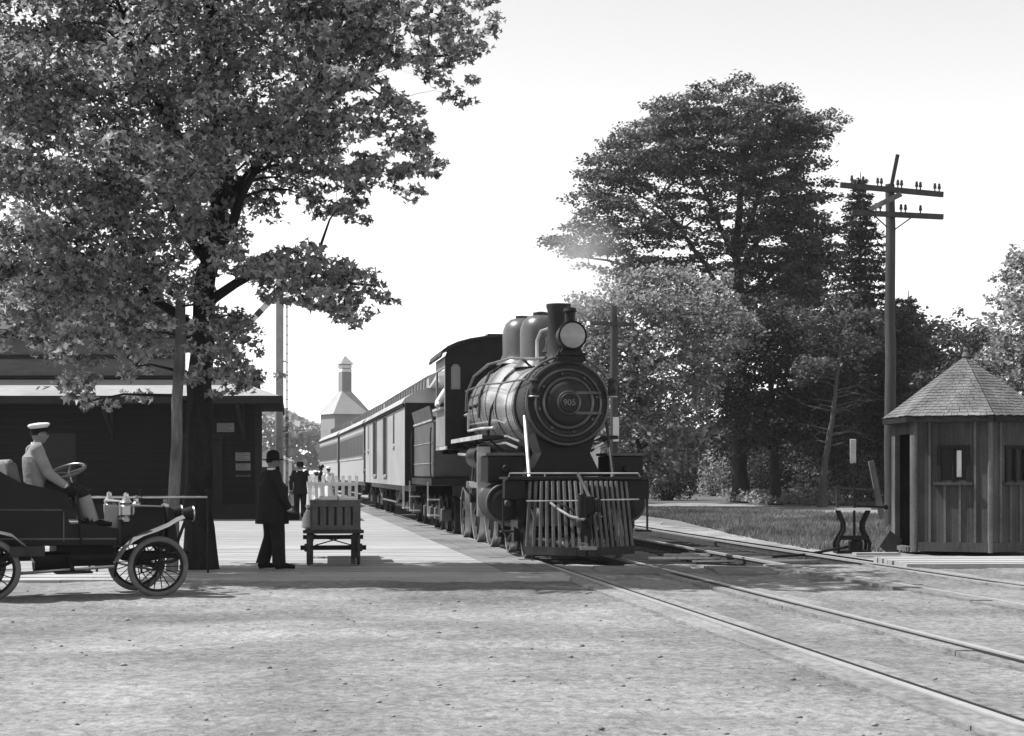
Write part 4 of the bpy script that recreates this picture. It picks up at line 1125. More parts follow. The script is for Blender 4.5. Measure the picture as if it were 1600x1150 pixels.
# roof: courses of shingles on every slope
ER, EZ_, AZ = 1.50, 2.40, 3.50
roof = link('roof', None, hut)
q = MB(); q.add([hv(k, ER-.03, EZ_-.02) for k in range(6)]+[(0, 0, AZ-.03)], [(k, (k+1) % 6, 6) for k in range(6)]); q.add([hv(k, ER-.03, EZ_-.07) for k in range(6)], [tuple(range(6))]); q.build('roof_deck', 'hut_dark', roof, smooth=False)
q = MB()
for k in range(6):
    A, B = hv(k, ER-.02, EZ_-.06), hv(k+1, ER-.02, EZ_-.06); q.bar(A, B, .04, .09)
q.build('fascia', 'hut_dark', roof)
sr = random.Random(4); NC = 21
for k in range(6):
    A, B, C = hv(k, ER, EZ_), hv(k+1, ER, EZ_), Vector((0, 0, AZ))
    nrm = (B-A).cross(C-A).normalized(); nrm = nrm if nrm.z > 0 else -nrm
    for c in range(NC):
        f0, f1 = c/NC, min(1, (c+1.25)/NC)
        P0, Q0 = A.lerp(C, f0), B.lerp(C, f0); P1, Q1 = A.lerp(C, f1), B.lerp(C, f1)
        w = (Q0-P0).length; n = max(1, round(w/.11)); q = MB(); u0 = 0.0
        cuts = [0]+sorted((i+sr.uniform(-.2, .2))/n for i in range(1, n))+[1]
        for i in range(n):
            g = .003/max(w, .1); a0, a1 = cuts[i]+g, cuts[i+1]-g; dz = sr.uniform(.0, .008); dl = sr.uniform(-.012, .012)
            dn = (A-C).normalized()*dl
            p = [P0.lerp(Q0, a0)+nrm*(.013+dz*.6)+dn, P0.lerp(Q0, a1)+nrm*(.013+dz*.6)+dn, P1.lerp(Q1, a1)+nrm*(.004), P1.lerp(Q1, a0)+nrm*(.004), P0.lerp(Q0, a0)+nrm*.002+dn, P0.lerp(Q0, a1)+nrm*.002+dn]
            q.add(p, [(0,1,2,3),(0,4,5,1)])
        q.build('shingle_course', 'shingle', roof, smooth=False)
b_ = MB(); b_.lathe([(.07, 0), (.05, .06), (.03, .08), (.045, .13), (0, .17)], (0, 0, AZ), n=10); b_.build('finial', 'hut_trim', roof)

# ================================================================== switch stand
g0 = gp(1334, 863)
ss = thing('switch_stand', 'iron hourglass-framed switch stand with white target blade beside the second track', 'switch stand', g0)
b = MB()
for s in (-1, 1):
    b.tube([(s*.27, 0, 0), (s*.285, 0, .16), (s*.24, 0, .26), (s*.17, 0, .40), (s*.17, 0, .52), (s*.24, 0, .68), (s*.27, 0, .745)], .032, 8)
    b.tube([(s*.27, .35, 0), (s*.285, .33, .16), (s*.24, .28, .26), (s*.17, .22, .40), (s*.17, .2, .52), (s*.24, .16, .68), (s*.27, .14, .745)], .032, 8)
b.box(-.27, .27, -.03, .03, .22, .30); b.box(-.30, .30, -.05, .40, -.02, .03); b.build('frame', 'black_iron', ss)
b = MB(); b.box(-.30, .30, -.06, .22, .745, .785); b.build('top_plate', 'steel', ss)
b = MB(); b.cyl((.02, .05, .05), (.02, .05, 1.6), .022, n=8); b.build('spindle', 'black_iron', ss)
z0, z1 = at(0, 724, g0.y).z, at(0, 686, g0.y).z
b = MB(); b.box(-.06, .05, .03, .05, z0, z1); b.build('target', 'mast_grey', ss, bevel=.008)
b = MB(); b.bar((.02, .05, .82), (.55, .0, .80), .05, .035); b.sphere((.57, 0, .80), .045); b.build('lever', 'black_iron', ss)
b = MB(); b.lathe([(.13, 0), (.13, .16), (.09, .20), (0, .2)], (.05, .1, .03), n=16); b.build('crank_box', 'black_iron', ss)
b = MB(); b.tube([(-.1, 0, .10), (-.35, -.1, .06), (-.9, -.25, -.03), (-1.5, -.4, -.06)], .025, 8); b.build('throw_rod', 'black_iron', ss)
g1 = gp(1398, 861)
bd2 = thing('tipped_board', 'short dark board tilted against the shanty corner beside the switch stand', 'board', g1)
b = MB(); b.bar((-.16, 0, .0), (.05, .12, .28), .30, .05, up=(.5, 0, 1)); b.build('plank', 'pole_dark', bd2, bevel=.01)
p = gp(1365, 867)
dp = thing('loose_plank', 'loose flat plank lying on the ground below the shanty doorway', 'plank', p, R(10))
b = MB(); b.box(-.35, .45, -.1, .1, .0, .04); b.build('board', 'plank_pale', dp)
# ================================================================== motor car (local +x forward, +y its far side)
AH = R(24)
fw_, lf_ = Vector((math.cos(AH), math.sin(AH), 0)), Vector((-math.sin(AH), math.cos(AH), 0))
nearfront = gp(247, 929)
AO = nearfront - fw_*.95 + lf_*.60
au = thing('motor_car', 'black open early motor car with wire wheels, brass lamps and swept front fenders', 'car', (AO.x, AO.y, -.03), AH)
ab = lambda n, b, m='auto_black', p=None, **k: b.build(n, m, p or au, **k)
WR = .355
for x in (.95, -.95):
    for y in (-.60, .60):
        w = MB(); w.torus((x, y, WR), (0, 1, 0), WR-.075, .018, 40, 8); w.cyl((x, y-.09, WR), (x, y+.09, WR), .055, n=14); w.cyl((x, y-.12, WR), (x, y+.12, WR), .03, n=12)
        for i in range(18):
            t = 2*PI*i/18; o = .05*(1 if i % 2 else -1)
            w.cyl((x+.04*math.cos(t), y+o, WR+.04*math.sin(t)), (x+(WR-.08)*math.cos(t), y, WR+(WR-.08)*math.sin(t)), .0065, n=5)
        wo = ab('wheel', w, 'black_iron')
        t_ = MB(); t_.torus((x, y, WR), (0, 1, 0), WR-.034, .034, 48, 10); ab('tyre', t_, 'tyre', wo)
ch_ = MB()
for y in (-.36, .36): ch_.box(-1.25, 1.28, y-.025, y+.025, .44, .50)
for x in (-1.2, -.3, .6, 1.2): ch_.box(x-.02, x+.02, -.34, .34, .44, .49)
ab('chassis', ch_, 'black_iron')
for x in (.95, -.95):
    a_ = MB(); a_.cyl((x, -.6, WR), (x, .6, WR), .028, n=10); ab('axle', a_, 'black_iron')
    for y in (-.40, .40):
        s_ = MB(); s_.tube([(x-.42, y, .50), (x-.2, y, .40), (x, y, .375), (x+.2, y, .40), (x+.42, y, .50)], .022, 6); s_.tube([(x-.42, y, .50), (x-.2, y, .57), (x, y, .60), (x+.2, y, .57), (x+.42, y, .50)], .018, 6); ab('spring', s_, 'black_iron')
# body tub with rounded rear, flared sides
bd = MB()
side = [(-1.15, .62), (.52, .60), (.52, .80), (.28, .84), (.28, .86), (-.02, .86), (-.12, 1.02), (-1.10, 1.04), (-1.28, .95), (-1.28, .72)]
bd.prism(side, -.44, .44, 'xz'); ab('body', bd, bevel=.03)
mo_ = MB()
for y in (-.447, .447): mo_.bar((-1.1, y, 1.035), (-.12, y, 1.02), .014, .02); mo_.bar((-1.1, y, .70), (.5, y, .68), .012, .018)
ab('body_moulding', mo_, 'bar_grey')
for x in (-.95, -.10):
    q = MB(); q.bar((x, -.446, .66), (x, -.446, 1.0), .012, .012, up=(0, 1, 0)); ab('panel_seam', q, 'bar_grey')
q = MB(); q.box(-.72, -.34, -.66, -.50, .50, .62); ab('tool_box', q, 'auto_leather', bevel=.01)
for i in range(7):
    q = MB(); q.box(-.70+.085*i, -.64+.085*i, -.445, -.425, 1.10, 1.145); ab('seat_pleat', q, 'bar_grey', bevel=.008)
# seats
se = MB(); se.box(-.75, -.12, -.42, .42, 1.02, 1.14); ab('front_seat', se, 'auto_leather', bevel=.05)
se = MB(); se.prism([(-.66, 1.05), (-.50, 1.05), (-.62, 1.56), (-.76, 1.58)], -.44, .44, 'xz'); sbk = ab('seat_back', se, 'tender_side', bevel=.04)
tr_ = MB(); tr_.tube([(-.69, -.45, 1.575), (-.69, .45, 1.575)], .022, 8); ab('piping', tr_, 'cushion', sbk)
for y in (-.45, .45):
    ar = MB(); ar.prism([(-.88, 1.03), (-.02, 1.03), (-.06, 1.20), (-.30, 1.27), (-.60, 1.34), (-.88, 1.50)], y-.02, y+.02, 'xz'); ab('seat_side', ar, 'auto_black')
se = MB(); se.box(-1.45, -.92, -.42, .42, 1.06, 1.20); ab('rear_seat', se, 'cushion', bevel=.05)
se = MB(); se.prism([(-1.48, 1.05), (-1.36, 1.05), (-1.46, 1.45), (-1.58, 1.46)], -.44, .44, 'xz'); ab('rear_seat_back', se, 'auto_leather', bevel=.04)
# dash, bonnet, radiator
da = MB(); da.box(.52, .56, -.42, .42, .60, 1.06); ab('dash', da, 'auto_leather', bevel=.015)
dr_ = MB(); dr_.tube([(.54, -.43, .95), (.54, -.43, 1.115), (.54, .43, 1.115), (.54, .43, .95)], .014, 8); ab('dash_rail', dr_, 'brass')
bo_ = MB(); bo_.prism([(-.28, .60), (.28, .60), (.30, .92), (.22, 1.05), (-.22, 1.05), (-.30, .92)], .56, 1.12, 'xz')
bo_.v = [(v[1], v[0], v[2]) for v in bo_.v]
# prism above runs along y with section in x-z: swapped so that it runs along x
ab('bonnet', bo_, bevel=.02)
hn = MB(); hn.tube([(.60, -.235, 1.065), (1.08, -.235, 1.045)], .012, 6); ab('bonnet_hinge', hn, 'brass')
ra = MB(); ra.prism([(1.12, .52), (1.26, .55), (1.20, 1.02), (1.12, 1.05)], -.32, .32, 'xz'); ab('radiator', ra, 'black_iron', bevel=.02)
rc = MB(); rc.lathe([(.045, 0), (.045, .04), (.02, .05), (.028, .09), (0, .10)], (1.17, 0, 1.03), n=12); ab('radiator_cap', rc, 'brass')
fc = MB(); fc.lathe([(.05, 0), (.05, .03), (.03, .05), (.03, .09), (.05, .10), (0, .13)], (.80, -.10, 1.05), n=12); ab('filler_cap', fc, 'brass')
for y in (-.50, .50):
    l = MB(); c = Vector((.60, y, .93)); l.lathe([(.04, -.05), (.045, -.02), (.03, .0), (.065, .03), (.07, .13), (.04, .16), (.07, .17), (.03, .23), (.03, .27), (0, .29)], c, n=20); l.bar(c+Vector((0, 0, 0)), c+Vector((-.06, -y*.18, -.02)), .03, .03); lo = ab('side_lamp', l, 'brass')
    g_ = MB(); g_.lathe([(0, .03), (.055, .02), (.065, 0)], c+Vector((.066, 0, .08)), (1, 0, 0), 16); ab('lamp_glass', g_, 'lens', lo)
for y in (-.3, .3):
    l = MB(); c = Vector((1.30, y, .96)); l.lathe([(.0, 0), (.06, .01), (.085, .09), (.09, .13), (.075, .13)], c, (1, 0, 0), 16); lo = ab('headlamp', l, 'black_iron')
    r_ = MB(); r_.torus(c+Vector((.13, 0, 0)), (1, 0, 0), .085, .01, 18, 6); ab('rim', r_, 'brass', lo)
    k_ = MB(); k_.bar(c+Vector((.04, 0, -.08)), (1.22, y, .55), .03, .03); ab('bracket', k_, 'black_iron', lo)
# fenders: thin curved strips
def fender(pts, y, w=.20):
    b = MB(); vs = []
    for x, z in pts:
        vs += [(x, y-w/2, z-.012), (x, y, z+.022), (x, y+w/2, z-.012), (x, y, z-.004)]
    n = len(pts)
    b.add(vs, [(4*i+j, 4*i+(j+1) % 4, 4*i+4+(j+1) % 4, 4*i+4+j) for i in range(n-1) for j in range(4)] + [(3, 2, 1, 0), (4*n-4, 4*n-3, 4*n-2, 4*n-1)])
    return b
for y in (-.60, .60):
    ab('front_fender', fender([(1.24, .93), (1.16, .90), (1.05, .835), (.90, .775), (.76, .73), (.64, .665), (.56, .59), (.50, .50), (.46, .43)], y, .26), 'fender')
    s_ = MB(); s_.tube([(1.0, y, .80), (1.0, y*.75, .70), (1.0, y*.62, .50)], .014, 6); s_.tube([(.5, y, .50), (.46, y, .35), (.46, y*.9, .25)], .016, 6); ab('fender_stay', s_, 'black_iron')
    ab('rear_fender', fender([(-.46, .44), (-.55, .62), (-.70, .74), (-.90, .79), (-1.12, .78), (-1.30, .70)], y), 'fender')
    st_ = MB(); st_.box(-.22, .18, y-.12, y+.12, .30, .325); st_.bar((-.02, y, .325), (-.06, y*.7, .48), .03, .04); ab('step', st_, 'black_iron')
# steering
sw = MB(); cst = Vector((-.02, -.24, 1.47)); axs = Vector((-.30, -.25, .93)).normalized()
sw.torus(cst, axs, .20, .019, 32, 8)
x_, y_, a_ = ortho(axs)
for i in range(4): t = i*PI/2+.5; sw.cyl(cst-axs*.03, cst+(x_*math.cos(t)+y_*math.sin(t))*.18, .009, n=6)
swo = ab('steering_wheel', sw, 'gloss_black')
sc_ = MB(); sc_.tube([cst-axs*.03, cst-axs*.35, cst-axs*.75], .018, 8); ab('steering_column', sc_, 'brass', swo)
lv = MB(); lv.bar((.10, -.5, .60), (.04, -.5, 1.22), .02, .03); lv.sphere((.04, -.5, 1.25), .035); ab('brake_lever', lv, 'black_iron')
sr_ = MB(); sr_.tube([(.95, -.45, .30), (.95, .45, .30)], .014, 6); sr_.tube([(.95, -.2, .30), (.4, -.22, .42)], .014, 6); sr_.tube([(-.6, -.42, .30), (.5, -.42, .36)], .02, 6); ab('tie_rod', sr_, 'steel')
en = MB(); en.box(-.15, .5, -.25, .25, .36, .6); en.cyl((-.4, -.2, .42), (.0, -.2, .42), .12, n=14); ab('engine', en, 'black_iron')

# ================================================================== people
def skin_body(joints, edges, rad, sub=1):
    me = bpy.data.meshes.new('tmp'); keys = list(joints)
    me.from_pydata([joints[k] for k in keys], [], [])
    me = bpy.data.meshes.new('tmp'); me.from_pydata([tuple(joints[k]) for k in keys], [(keys.index(a), keys.index(b)) for a, b in edges], [])
    o = bpy.data.objects.new('tmp', me); COL.objects.link(o)
    o.modifiers.new('s', 'SKIN')
    sv = me.skin_vertices[0].data
    for i, k in enumerate(keys):
        sv[i].radius = (rad[k], rad[k]); sv[i].use_root = (k == 'pelvis')
    ss_ = o.modifiers.new('ss', 'SUBSURF'); ss_.levels = sub; ss_.render_levels = sub
    dg = bpy.context.evaluated_depsgraph_get(); ev = o.evaluated_get(dg); em = ev.to_mesh()
    vs = [tuple(v.co) for v in em.vertices]; fs = [tuple(p.vertices) for p in em.polygons]
    ev.to_mesh_clear(); bpy.data.objects.remove(o); bpy.data.meshes.remove(me)
    return vs, fs
BASE = dict(pelvis=(0, 0, .93), waist=(0, 0, 1.08), chest=(0, -.01, 1.28), neck=(0, -.02, 1.46), head=(0, .01, 1.58),
            shL=(-.18, -.02, 1.41), elL=(-.235, -.03, 1.13), wrL=(-.24, .05, .88), shR=(.18, -.02, 1.41), elR=(.235, -.03, 1.13), wrR=(.24, .05, .88),
            hpL=(-.09, 0, .90), knL=(-.10, .02, .49), anL=(-.10, -.02, .09), hpR=(.09, 0, .90), knR=(.10, .02, .49), anR=(.10, -.02, .09),
            toL=(-.12, .15, .04), toR=(.12, .15, .04))
EDG = [('pelvis', 'waist'), ('waist', 'chest'), ('chest', 'neck'), ('neck', 'head'), ('chest', 'shL'), ('shL', 'elL'), ('elL', 'wrL'), ('chest', 'shR'), ('shR', 'elR'), ('elR', 'wrR'),
       ('pelvis', 'hpL'), ('hpL', 'knL'), ('knL', 'anL'), ('anL', 'toL'), ('pelvis', 'hpR'), ('hpR', 'knR'), ('knR', 'anR'), ('anR', 'toR')]
RAD = dict(pelvis=.12, waist=.115, chest=.125, neck=.055, head=.06, shL=.065, elL=.042, wrL=.027, shR=.065, elR=.042, wrR=.027, hpL=.085, knL=.055, anL=.04, hpR=.085, knR=.055, anR=.04, toL=.03, toR=.03)
def lerp3(a, b, t): return tuple(a[i]+(b[i]-a[i])*t for i in range(3))
def person(label, loc, rz, H=1.74, pose=None, outfit='suit', hat='bowler', coat='cloth_black', legs='cloth_black', beard=False, turn=0.0, group=None, bagitem=False, sit=False, coat_len=.80, stout=1.0, shoe='felt', gaiter=None):
    J = dict(BASE); J.update(pose or {})
    k = H/1.74
    root = thing('person', label, 'person', loc, rz, group)
    root.scale = (k, k, k)
    vs, fs = skin_body(J, EDG, RAD)
    b = MB(); b.add(vs, fs)
    # head: skull, jaw, nose, ears
    hc = Vector(J['head']); Rz = Matrix.Rotation(turn, 3, 'Z')
    hb = MB(); n, m = 20, 14; hv_ = []
    for i in range(m+1):
        for j in range(n):
            ph = PI*i/m; t = 2*PI*j/n
            x, y, z = math.sin(ph)*math.cos(t), math.sin(ph)*math.sin(t), math.cos(ph)
            w = .076*(1-.22*max(0, -z)); dp = .096*(1-.12*max(0, -z))
            p = Vector((x*w, y*dp, .02+z*.118))
            if y > .3:
                p.y -= .006*math.exp(-((z-.10)/.12)**2)*(1 if abs(x) > .2 else 0)
                p.y += .024*math.exp(-((x*.076)/.013)**2-((p.z+.002)/.022)**2)
                p.y += .007*math.exp(-((x*.076)/.028)**2-((p.z+.047)/.010)**2)
                p.y += .012*math.exp(-((x*.076)/.03)**2-((p.z+.085)/.02)**2)
            hv_.append(hc + Rz @ p)
    b.add(hv_, [(i*n+j, i*n+(j+1) % n, (i+1)*n+(j+1) % n, (i+1)*n+j) for i in range(m) for j in range(n)])
    for s in (-1, 1):
        c = hc + Rz @ Vector((s*.078, -.01, .01)); b.sphere(c, .03, 8, 6, .4, .8, 1.1)
    # hands: palm, four fingers, thumb
    for sd_ in ('L', 'R'):
        w = Vector(J['wr'+sd_]); e = Vector(J['el'+sd_]); d = (w-e).normalized(); sx = -1 if sd_ == 'L' else 1
        inn = Vector((-sx, 0, 0)); inn = (inn - d*inn.dot(d)).normalized(); fwd = d.cross(inn)*sx
        if fwd.y < 0: fwd = -fwd
        b.tube([w, w+d*.05, w+d*.095], [.026, .040, .036], 8)
        for q in range(4):
            o = fwd*(.030-.02*q); ln = (.070, .082, .076, .058)[q]
            p0 = w+d*.09+o; b.tube([p0, p0+d*ln*.5+inn*.008, p0+d*ln*.85+inn*.035], [.0095, .009, .007], 6)
        p0 = w+d*.03+fwd*.03; b.tube([p0, p0+d*.035+fwd*.025+inn*.01, p0+d*.065+fwd*.022+inn*.025], [.012, .011, .008], 6)
    body = b.build('body', 'skin', root)
    ey = MB()
    for s in (-1, 1): ey.sphere(hc+Rz @ Vector((s*.032, .082, .022)), .011, 8, 6)
    ey.build('eyes', 'hair', root)
    hb = MB()
    hh = [hc + Rz @ Vector((math.sin(ph)*math.cos(t)*.083, math.sin(ph)*math.sin(t)*.100-.010, .030+math.cos(ph)*.115)) for ph in np.linspace(.05, 1.75, 8) for t in np.linspace(PI*.98, PI*2.02, 14)]
    hb.add(hh, [(i*14+j, i*14+j+1, (i+1)*14+j+1, (i+1)*14+j) for i in range(7) for j in range(13)])
    if outfit in ('dress', 'girl'): hb.sphere(hc+Rz @ Vector((0, -.09, .05)), .06)
    hb.build('hair', 'hair', root)
    if beard:
        q = MB(); q.sphere(hc+Rz @ Vector((0, .055, -.085)), .055, 12, 8, .9, .75, 1.0); q.build('beard', 'hair', root)
    # clothes
    pv = Vector(J['pelvis']); ws = Vector(J['waist']); chs = Vector(J['chest']); nk = Vector(J['neck'])
    if outfit in ('suit', 'driver'):
        t_ = MB(); wd_ = 1+.45*(stout-1)
        t_.loft([((pv.x, pv.y, pv.z-.10), .15, .115), ((pv.x, pv.y, pv.z), .17*stout, .125*stout), ((ws.x, ws.y, ws.z), .155*stout, .12*stout)])
        for s in ('L', 'R'):
            h_, kn, an = Vector(J['hp'+s]), Vector(J['kn'+s]), Vector(J['an'+s])
            t_.tube([h_+Vector((0, 0, .05)), h_.lerp(kn, .3), kn+(h_-kn)*.1, kn+(an-kn)*.1, kn.lerp(an, .5), an+Vector((0, 0, -.02))], [.105*wd_, .10*wd_, .085*wd_, .08*wd_, .078*wd_, .08*wd_], 12)
        t_.build('trousers', legs, root)
        c_ = MB()
        bz = coat_len
        rings = [((pv.x*1.0, pv.y-.01, bz), .195*stout, .15*stout), ((pv.x, pv.y-.005, (bz+pv.z)/2+.02), .19*stout, .145*stout), ((ws.x, ws.y, ws.z), .172*stout, .132*stout), ((chs.x*.7+ws.x*.3, chs.y*.7+ws.y*.3, chs.z-.05), .19*stout, .138*stout), ((chs.x, chs.y, chs.z+.05), .20, .135), ((nk.x, nk.y, nk.z-.055), .165, .105), ((nk.x, nk.y, nk.z-.01), .10, .085), ((nk.x, nk.y, nk.z+.02), .072, .072)]
        c_.loft(rings, 20)
        for s in ('L', 'R'):
            sh_, el, wr = Vector(J['sh'+s]), Vector(J['el'+s]), Vector(J['wr'+s])
            c_.tube([sh_+Vector(((.05 if s == 'L' else -.05), 0, .0)), sh_, sh_.lerp(el, .5), el, el.lerp(wr, .5), wr-(wr-el).normalized()*.01], [.075, .085, .073, .066, .058, .052], 12)
            c_.sphere(sh_, .082, 10, 8)
        c_.build('coat', coat, root)
        q = MB(); q.lathe([(.062, .0), (.066, .01), (.062, .05), (.055, .05)], (nk.x, nk.y, nk.z+.0), n=18); q.build('collar', 'cloth_white', root)
        for s in ('L', 'R'):
            wr = Vector(J['wr'+s]); el = Vector(J['el'+s]); dd = (wr-el).normalized(); q = MB(); q.cyl(wr-dd*.02, wr+dd*.012, .044, .042, 12); q.build('cuff', 'cloth_white', root)
        if gaiter:
            q = MB()
            for s in ('L', 'R'):
                kn, an = Vector(J['kn'+s]), Vector(J['an'+s]); q.tube([kn.lerp(an, .22), kn.lerp(an, .55), an], [.088, .086, .08], 12)
            q.build('gaiters', gaiter, root)
        if bagitem:
            wr = Vector(J['wrR']); q = MB(); q.lathe([(.11, -.03), (.12, 0), (.10, .06), (.04, .08)], wr+Vector((0.02, .04, -.13)), n=16, sx=1, sy=.7); q.tube([wr+Vector((0, 0, -.1)), wr+Vector((.02, .03, -.06)), wr+Vector((.03, .07, -.1))], .01, 6); q.build('satchel', 'felt', root)
    else:
        s_ = MB()
        hem = .10 if outfit == 'dress' else .48
        wd = .36 if outfit == 'dress' else .25
        rg = []
        for i in range(9):
            f = i/8; z = hem+(1.06-hem)*f; r = wd*(1-f)**1.2+.125*(1-(1-f)**1.2)
            rg.append(((0, -.03*(1-f), z), r, r*.92))
        n = 36; vs = []
        for i, (c, rx, ry) in enumerate(rg):
            for j in range(n):
                t = 2*PI*j/n; w = 1+.06*math.sin(t*9+i*.15)*(1-i/8)
                vs.append((c[0]+rx*w*math.cos(t), c[1]+ry*w*math.sin(t), c[2]))
        s_.add(vs, [(i*n+j, i*n+(j+1) % n, (i+1)*n+(j+1) % n, (i+1)*n+j) for i in range(8) for j in range(n)]+[tuple(range(n-1, -1, -1))])
        s_.build('skirt', legs, root)
        c_ = MB(); c_.loft([((0, 0, 1.02), .125, .105), ((0, 0, 1.10), .12, .10), ((0, 0, 1.24), .155, .125), ((0, -.01, 1.36), .16, .11), ((0, -.02, 1.44), .09, .07), ((0, -.02, 1.49), .05, .05)], 18)
        for s in ('L', 'R'):
            sh_, el, wr = Vector(J['sh'+s]), Vector(J['el'+s]), Vector(J['wr'+s]); c_.tube([sh_+Vector(((.04 if s == 'L' else -.04), 0, 0)), sh_, sh_.lerp(el, .5), el, wr], [.06, .085, .075, .055, .04], 10)
        c_.build('bodice', coat, root)
    # shoes
    for s in ('L', 'R'):
        an, to = Vector(J['an'+s]), Vector(J['to'+s]); q = MB()
        q.tube([an+Vector((0, -.055, -.05)), an+Vector((0, 0, -.03)), an.lerp(to, .6)+Vector((0, 0, -.004)), to+Vector((0, .07, -.005))], [.04, .052, .046, .028], 10)
        q.tube([an+Vector((0, 0, -.03)), an+Vector((0, 0, .05))], .05, 10); q.build('shoe', shoe, root)
    # hats
    ht = hc + Vector((0, -.005, .055)); q = MB()
    if hat == 'bowler': q.lathe([(.155, -.008), (.165, .008), (.15, .0), (.100, .006), (.102, .05), (.096, .095), (.07, .13), (.03, .145), (0, .147)], ht, n=28, sx=.95, sy=1.12); q.build('hat', 'felt', root)
    elif hat == 'fedora': q.lathe([(.16, 0), (.165, .008), (.10, .012), (.098, .07), (.088, .11), (.05, .12), (0, .11)], ht, n=24, sx=.95, sy=1.1); q.build('hat', 'felt', root)
    elif hat == 'wide': q.lathe([(.23, .01), (.24, .02), (.11, .03), (.10, .08), (.06, .12), (0, .12)], ht+Vector((0, 0, .01)), n=24); q.sphere(ht+Vector((.06, -.05, .1)), .08, 8, 6); q.build('hat', 'felt', root)
    elif hat == 'white': q.lathe([(.22, .01), (.23, .02), (.11, .03), (.10, .08), (.06, .11), (0, .11)], ht+Vector((0, 0, .01)), n=24); q.build('hat', 'cloth_white', root)
    elif hat == 'cap':
        ax = Rz @ Vector((0, -.12, 1)); q.lathe([(.098, -.03), (.100, .015), (.128, .035), (.132, .055), (.11, .07), (0, .078)], ht+Vector((0, 0, .03)), ax, 28); co = q.build('cap', 'cloth_white', root)
        v = MB(); v.lathe([(.101, -.036), (.101, .012)], ht+Vector((0, 0, .03)), ax, 28); v.build('band', 'felt', co)
        v = MB(); pr = [(.1*math.cos(t), .1*math.sin(t)) for t in np.linspace(.5, PI-.5, 10)]+[(.105*math.cos(t), .03+.135*math.sin(t)) for t in np.linspace(PI-.5, .5, 10)]
        v.add([ht+Rz @ Vector((x, y, -.0-.25*(y-.08))) for x, y in pr]+[ht+Rz @ Vector((x, y, -.006-.25*(y-.08))) for x, y in pr], [tuple(range(20)), tuple(range(39, 19, -1))]+[(i, (i+1) % 20, 20+(i+1) % 20, 20+i) for i in range(20)]); v.build('visor', 'felt', co)
    elif hat == 'softcap': q.lathe([(.10, -.02), (.108, .02), (.115, .05), (.08, .085), (0, .09)], ht+Vector((0, 0, .01)), n=20); q.build('cap', 'cloth_dark', root)
    return root

# man in the bowler on the platform edge (faces right, turned a little away)
person('portly man in black suit and bowler hat standing beside the baggage truck', gp(426, 889.5), R(-62), 1.71,
       dict(knL=(-.13, .02, .49), anL=(-.17, -.10, .09), toL=(-.19, .07, .04), knR=(.10, .05, .49), anR=(.11, .06, .09), toR=(.13, .23, .04), elR=(.30, .02, 1.12), wrR=(.27, .16, .90), elL=(-.31, -.06, 1.13), wrL=(-.28, .06, .90)),
       'suit', 'bowler', 'cloth_black', 'cloth_black', beard=True, turn=R(-15), stout=1.62, bagitem=True, coat_len=.68)
# far man and the girl
person('man in dark suit and hat seen from behind, walking away along the platform', gp(469, 811), R(8), 1.73,
       dict(knL=(-.10, .10, .50), anL=(-.10, .05, .10), toL=(-.12, .22, .05), anR=(.10, -.16, .10), toR=(.11, .0, .03), elL=(-.28, -.05, 1.12), wrL=(-.27, .02, .88), elR=(.29, -.04, 1.14), wrR=(.30, .06, .9)),
       'suit', 'fedora', 'cloth_black', 'cloth_black', stout=1.12, coat_len=.76)
person('girl in pale knee-length dress standing beside the man walking away', gp(457, 809), R(-100), 1.36, dict(elL=(-.20, .06, 1.14), wrL=(-.14, .22, 1.06), elR=(.20, .06, 1.14), wrR=(.14, .22, 1.06)), 'girl', None, 'cloth_white', 'cloth_white', shoe='hair')
person('woman in dark bodice, dark wide hat and white skirt beside the coaches', Vector(((501.5-HX)*S(72), 72, 0)), R(20), 1.68, None, 'dress', 'wide', 'cloth_black', 'cloth_white')
person('woman in white dress and white hat walking beside the coaches', Vector(((513.5-HX)*S(71), 71, 0)), R(-20), 1.66, None, 'dress', 'white', 'cloth_white', 'cloth_white')
# conductor on the coach steps
person('conductor in dark uniform standing on the front steps of the coach', Vector((track1(65.3)-1.36, 65.3, .66)), R(90), 1.7, None, 'suit', 'softcap', 'cloth_dark', 'cloth_dark')
# engineer at the cab window
ea = tang(track1, mid)
ce = loco.location + Vector((-math.sin(ea)*10.0-1.12*math.cos(ea), math.cos(ea)*10.0-1.12*math.sin(ea), 1.80))
person('engineer in cap and pale shirt leaning at the locomotive cab window', ce, R(150), 1.68, dict(elL=(-.30, .12, 1.16), wrL=(-.20, .30, 1.08), elR=(.30, .12, 1.16), wrR=(.20, .30, 1.08)), 'suit', 'softcap', 'cloth_white', 'cloth_dark')
# driver of the motor car: seated on the front seat, hands towards the wheel
dz = 1.10
SEAT = dict(pelvis=(0, 0, .93), waist=(0, -.03, 1.08), chest=(0, -.04, 1.28), neck=(0, -.01, 1.46), head=(0, .03, 1.585),
            shL=(-.18, -.03, 1.41), elL=(-.25, .10, 1.14), wrL=(-.14, .30, 1.02), shR=(.18, -.03, 1.41), elR=(.24, .10, 1.13), wrR=(.17, .30, .99),
            hpL=(-.10, .06, .91), knL=(-.12, .48, .92), anL=(-.12, .60, .53), hpR=(.10, .06, .91), knR=(.12, .50, .94), anR=(.12, .64, .55), toL=(-.13, .78, .50), toR=(.13, .80, .52))
dl = au.matrix_basis @ Vector((-.50, -.20, 0))
dp_ = Vector((AO.x, AO.y, 0)) + fw_*(-.36) - lf_*.20
person('driver in white-topped cap and pale jacket seated at the motor car wheel', Vector((dp_.x, dp_.y, -.03+1.235-.88)), AH-PI/2, 1.66, SEAT, 'driver', 'cap', 'cushion', 'cloth_black', turn=0, coat_len=.90, gaiter='cushion')

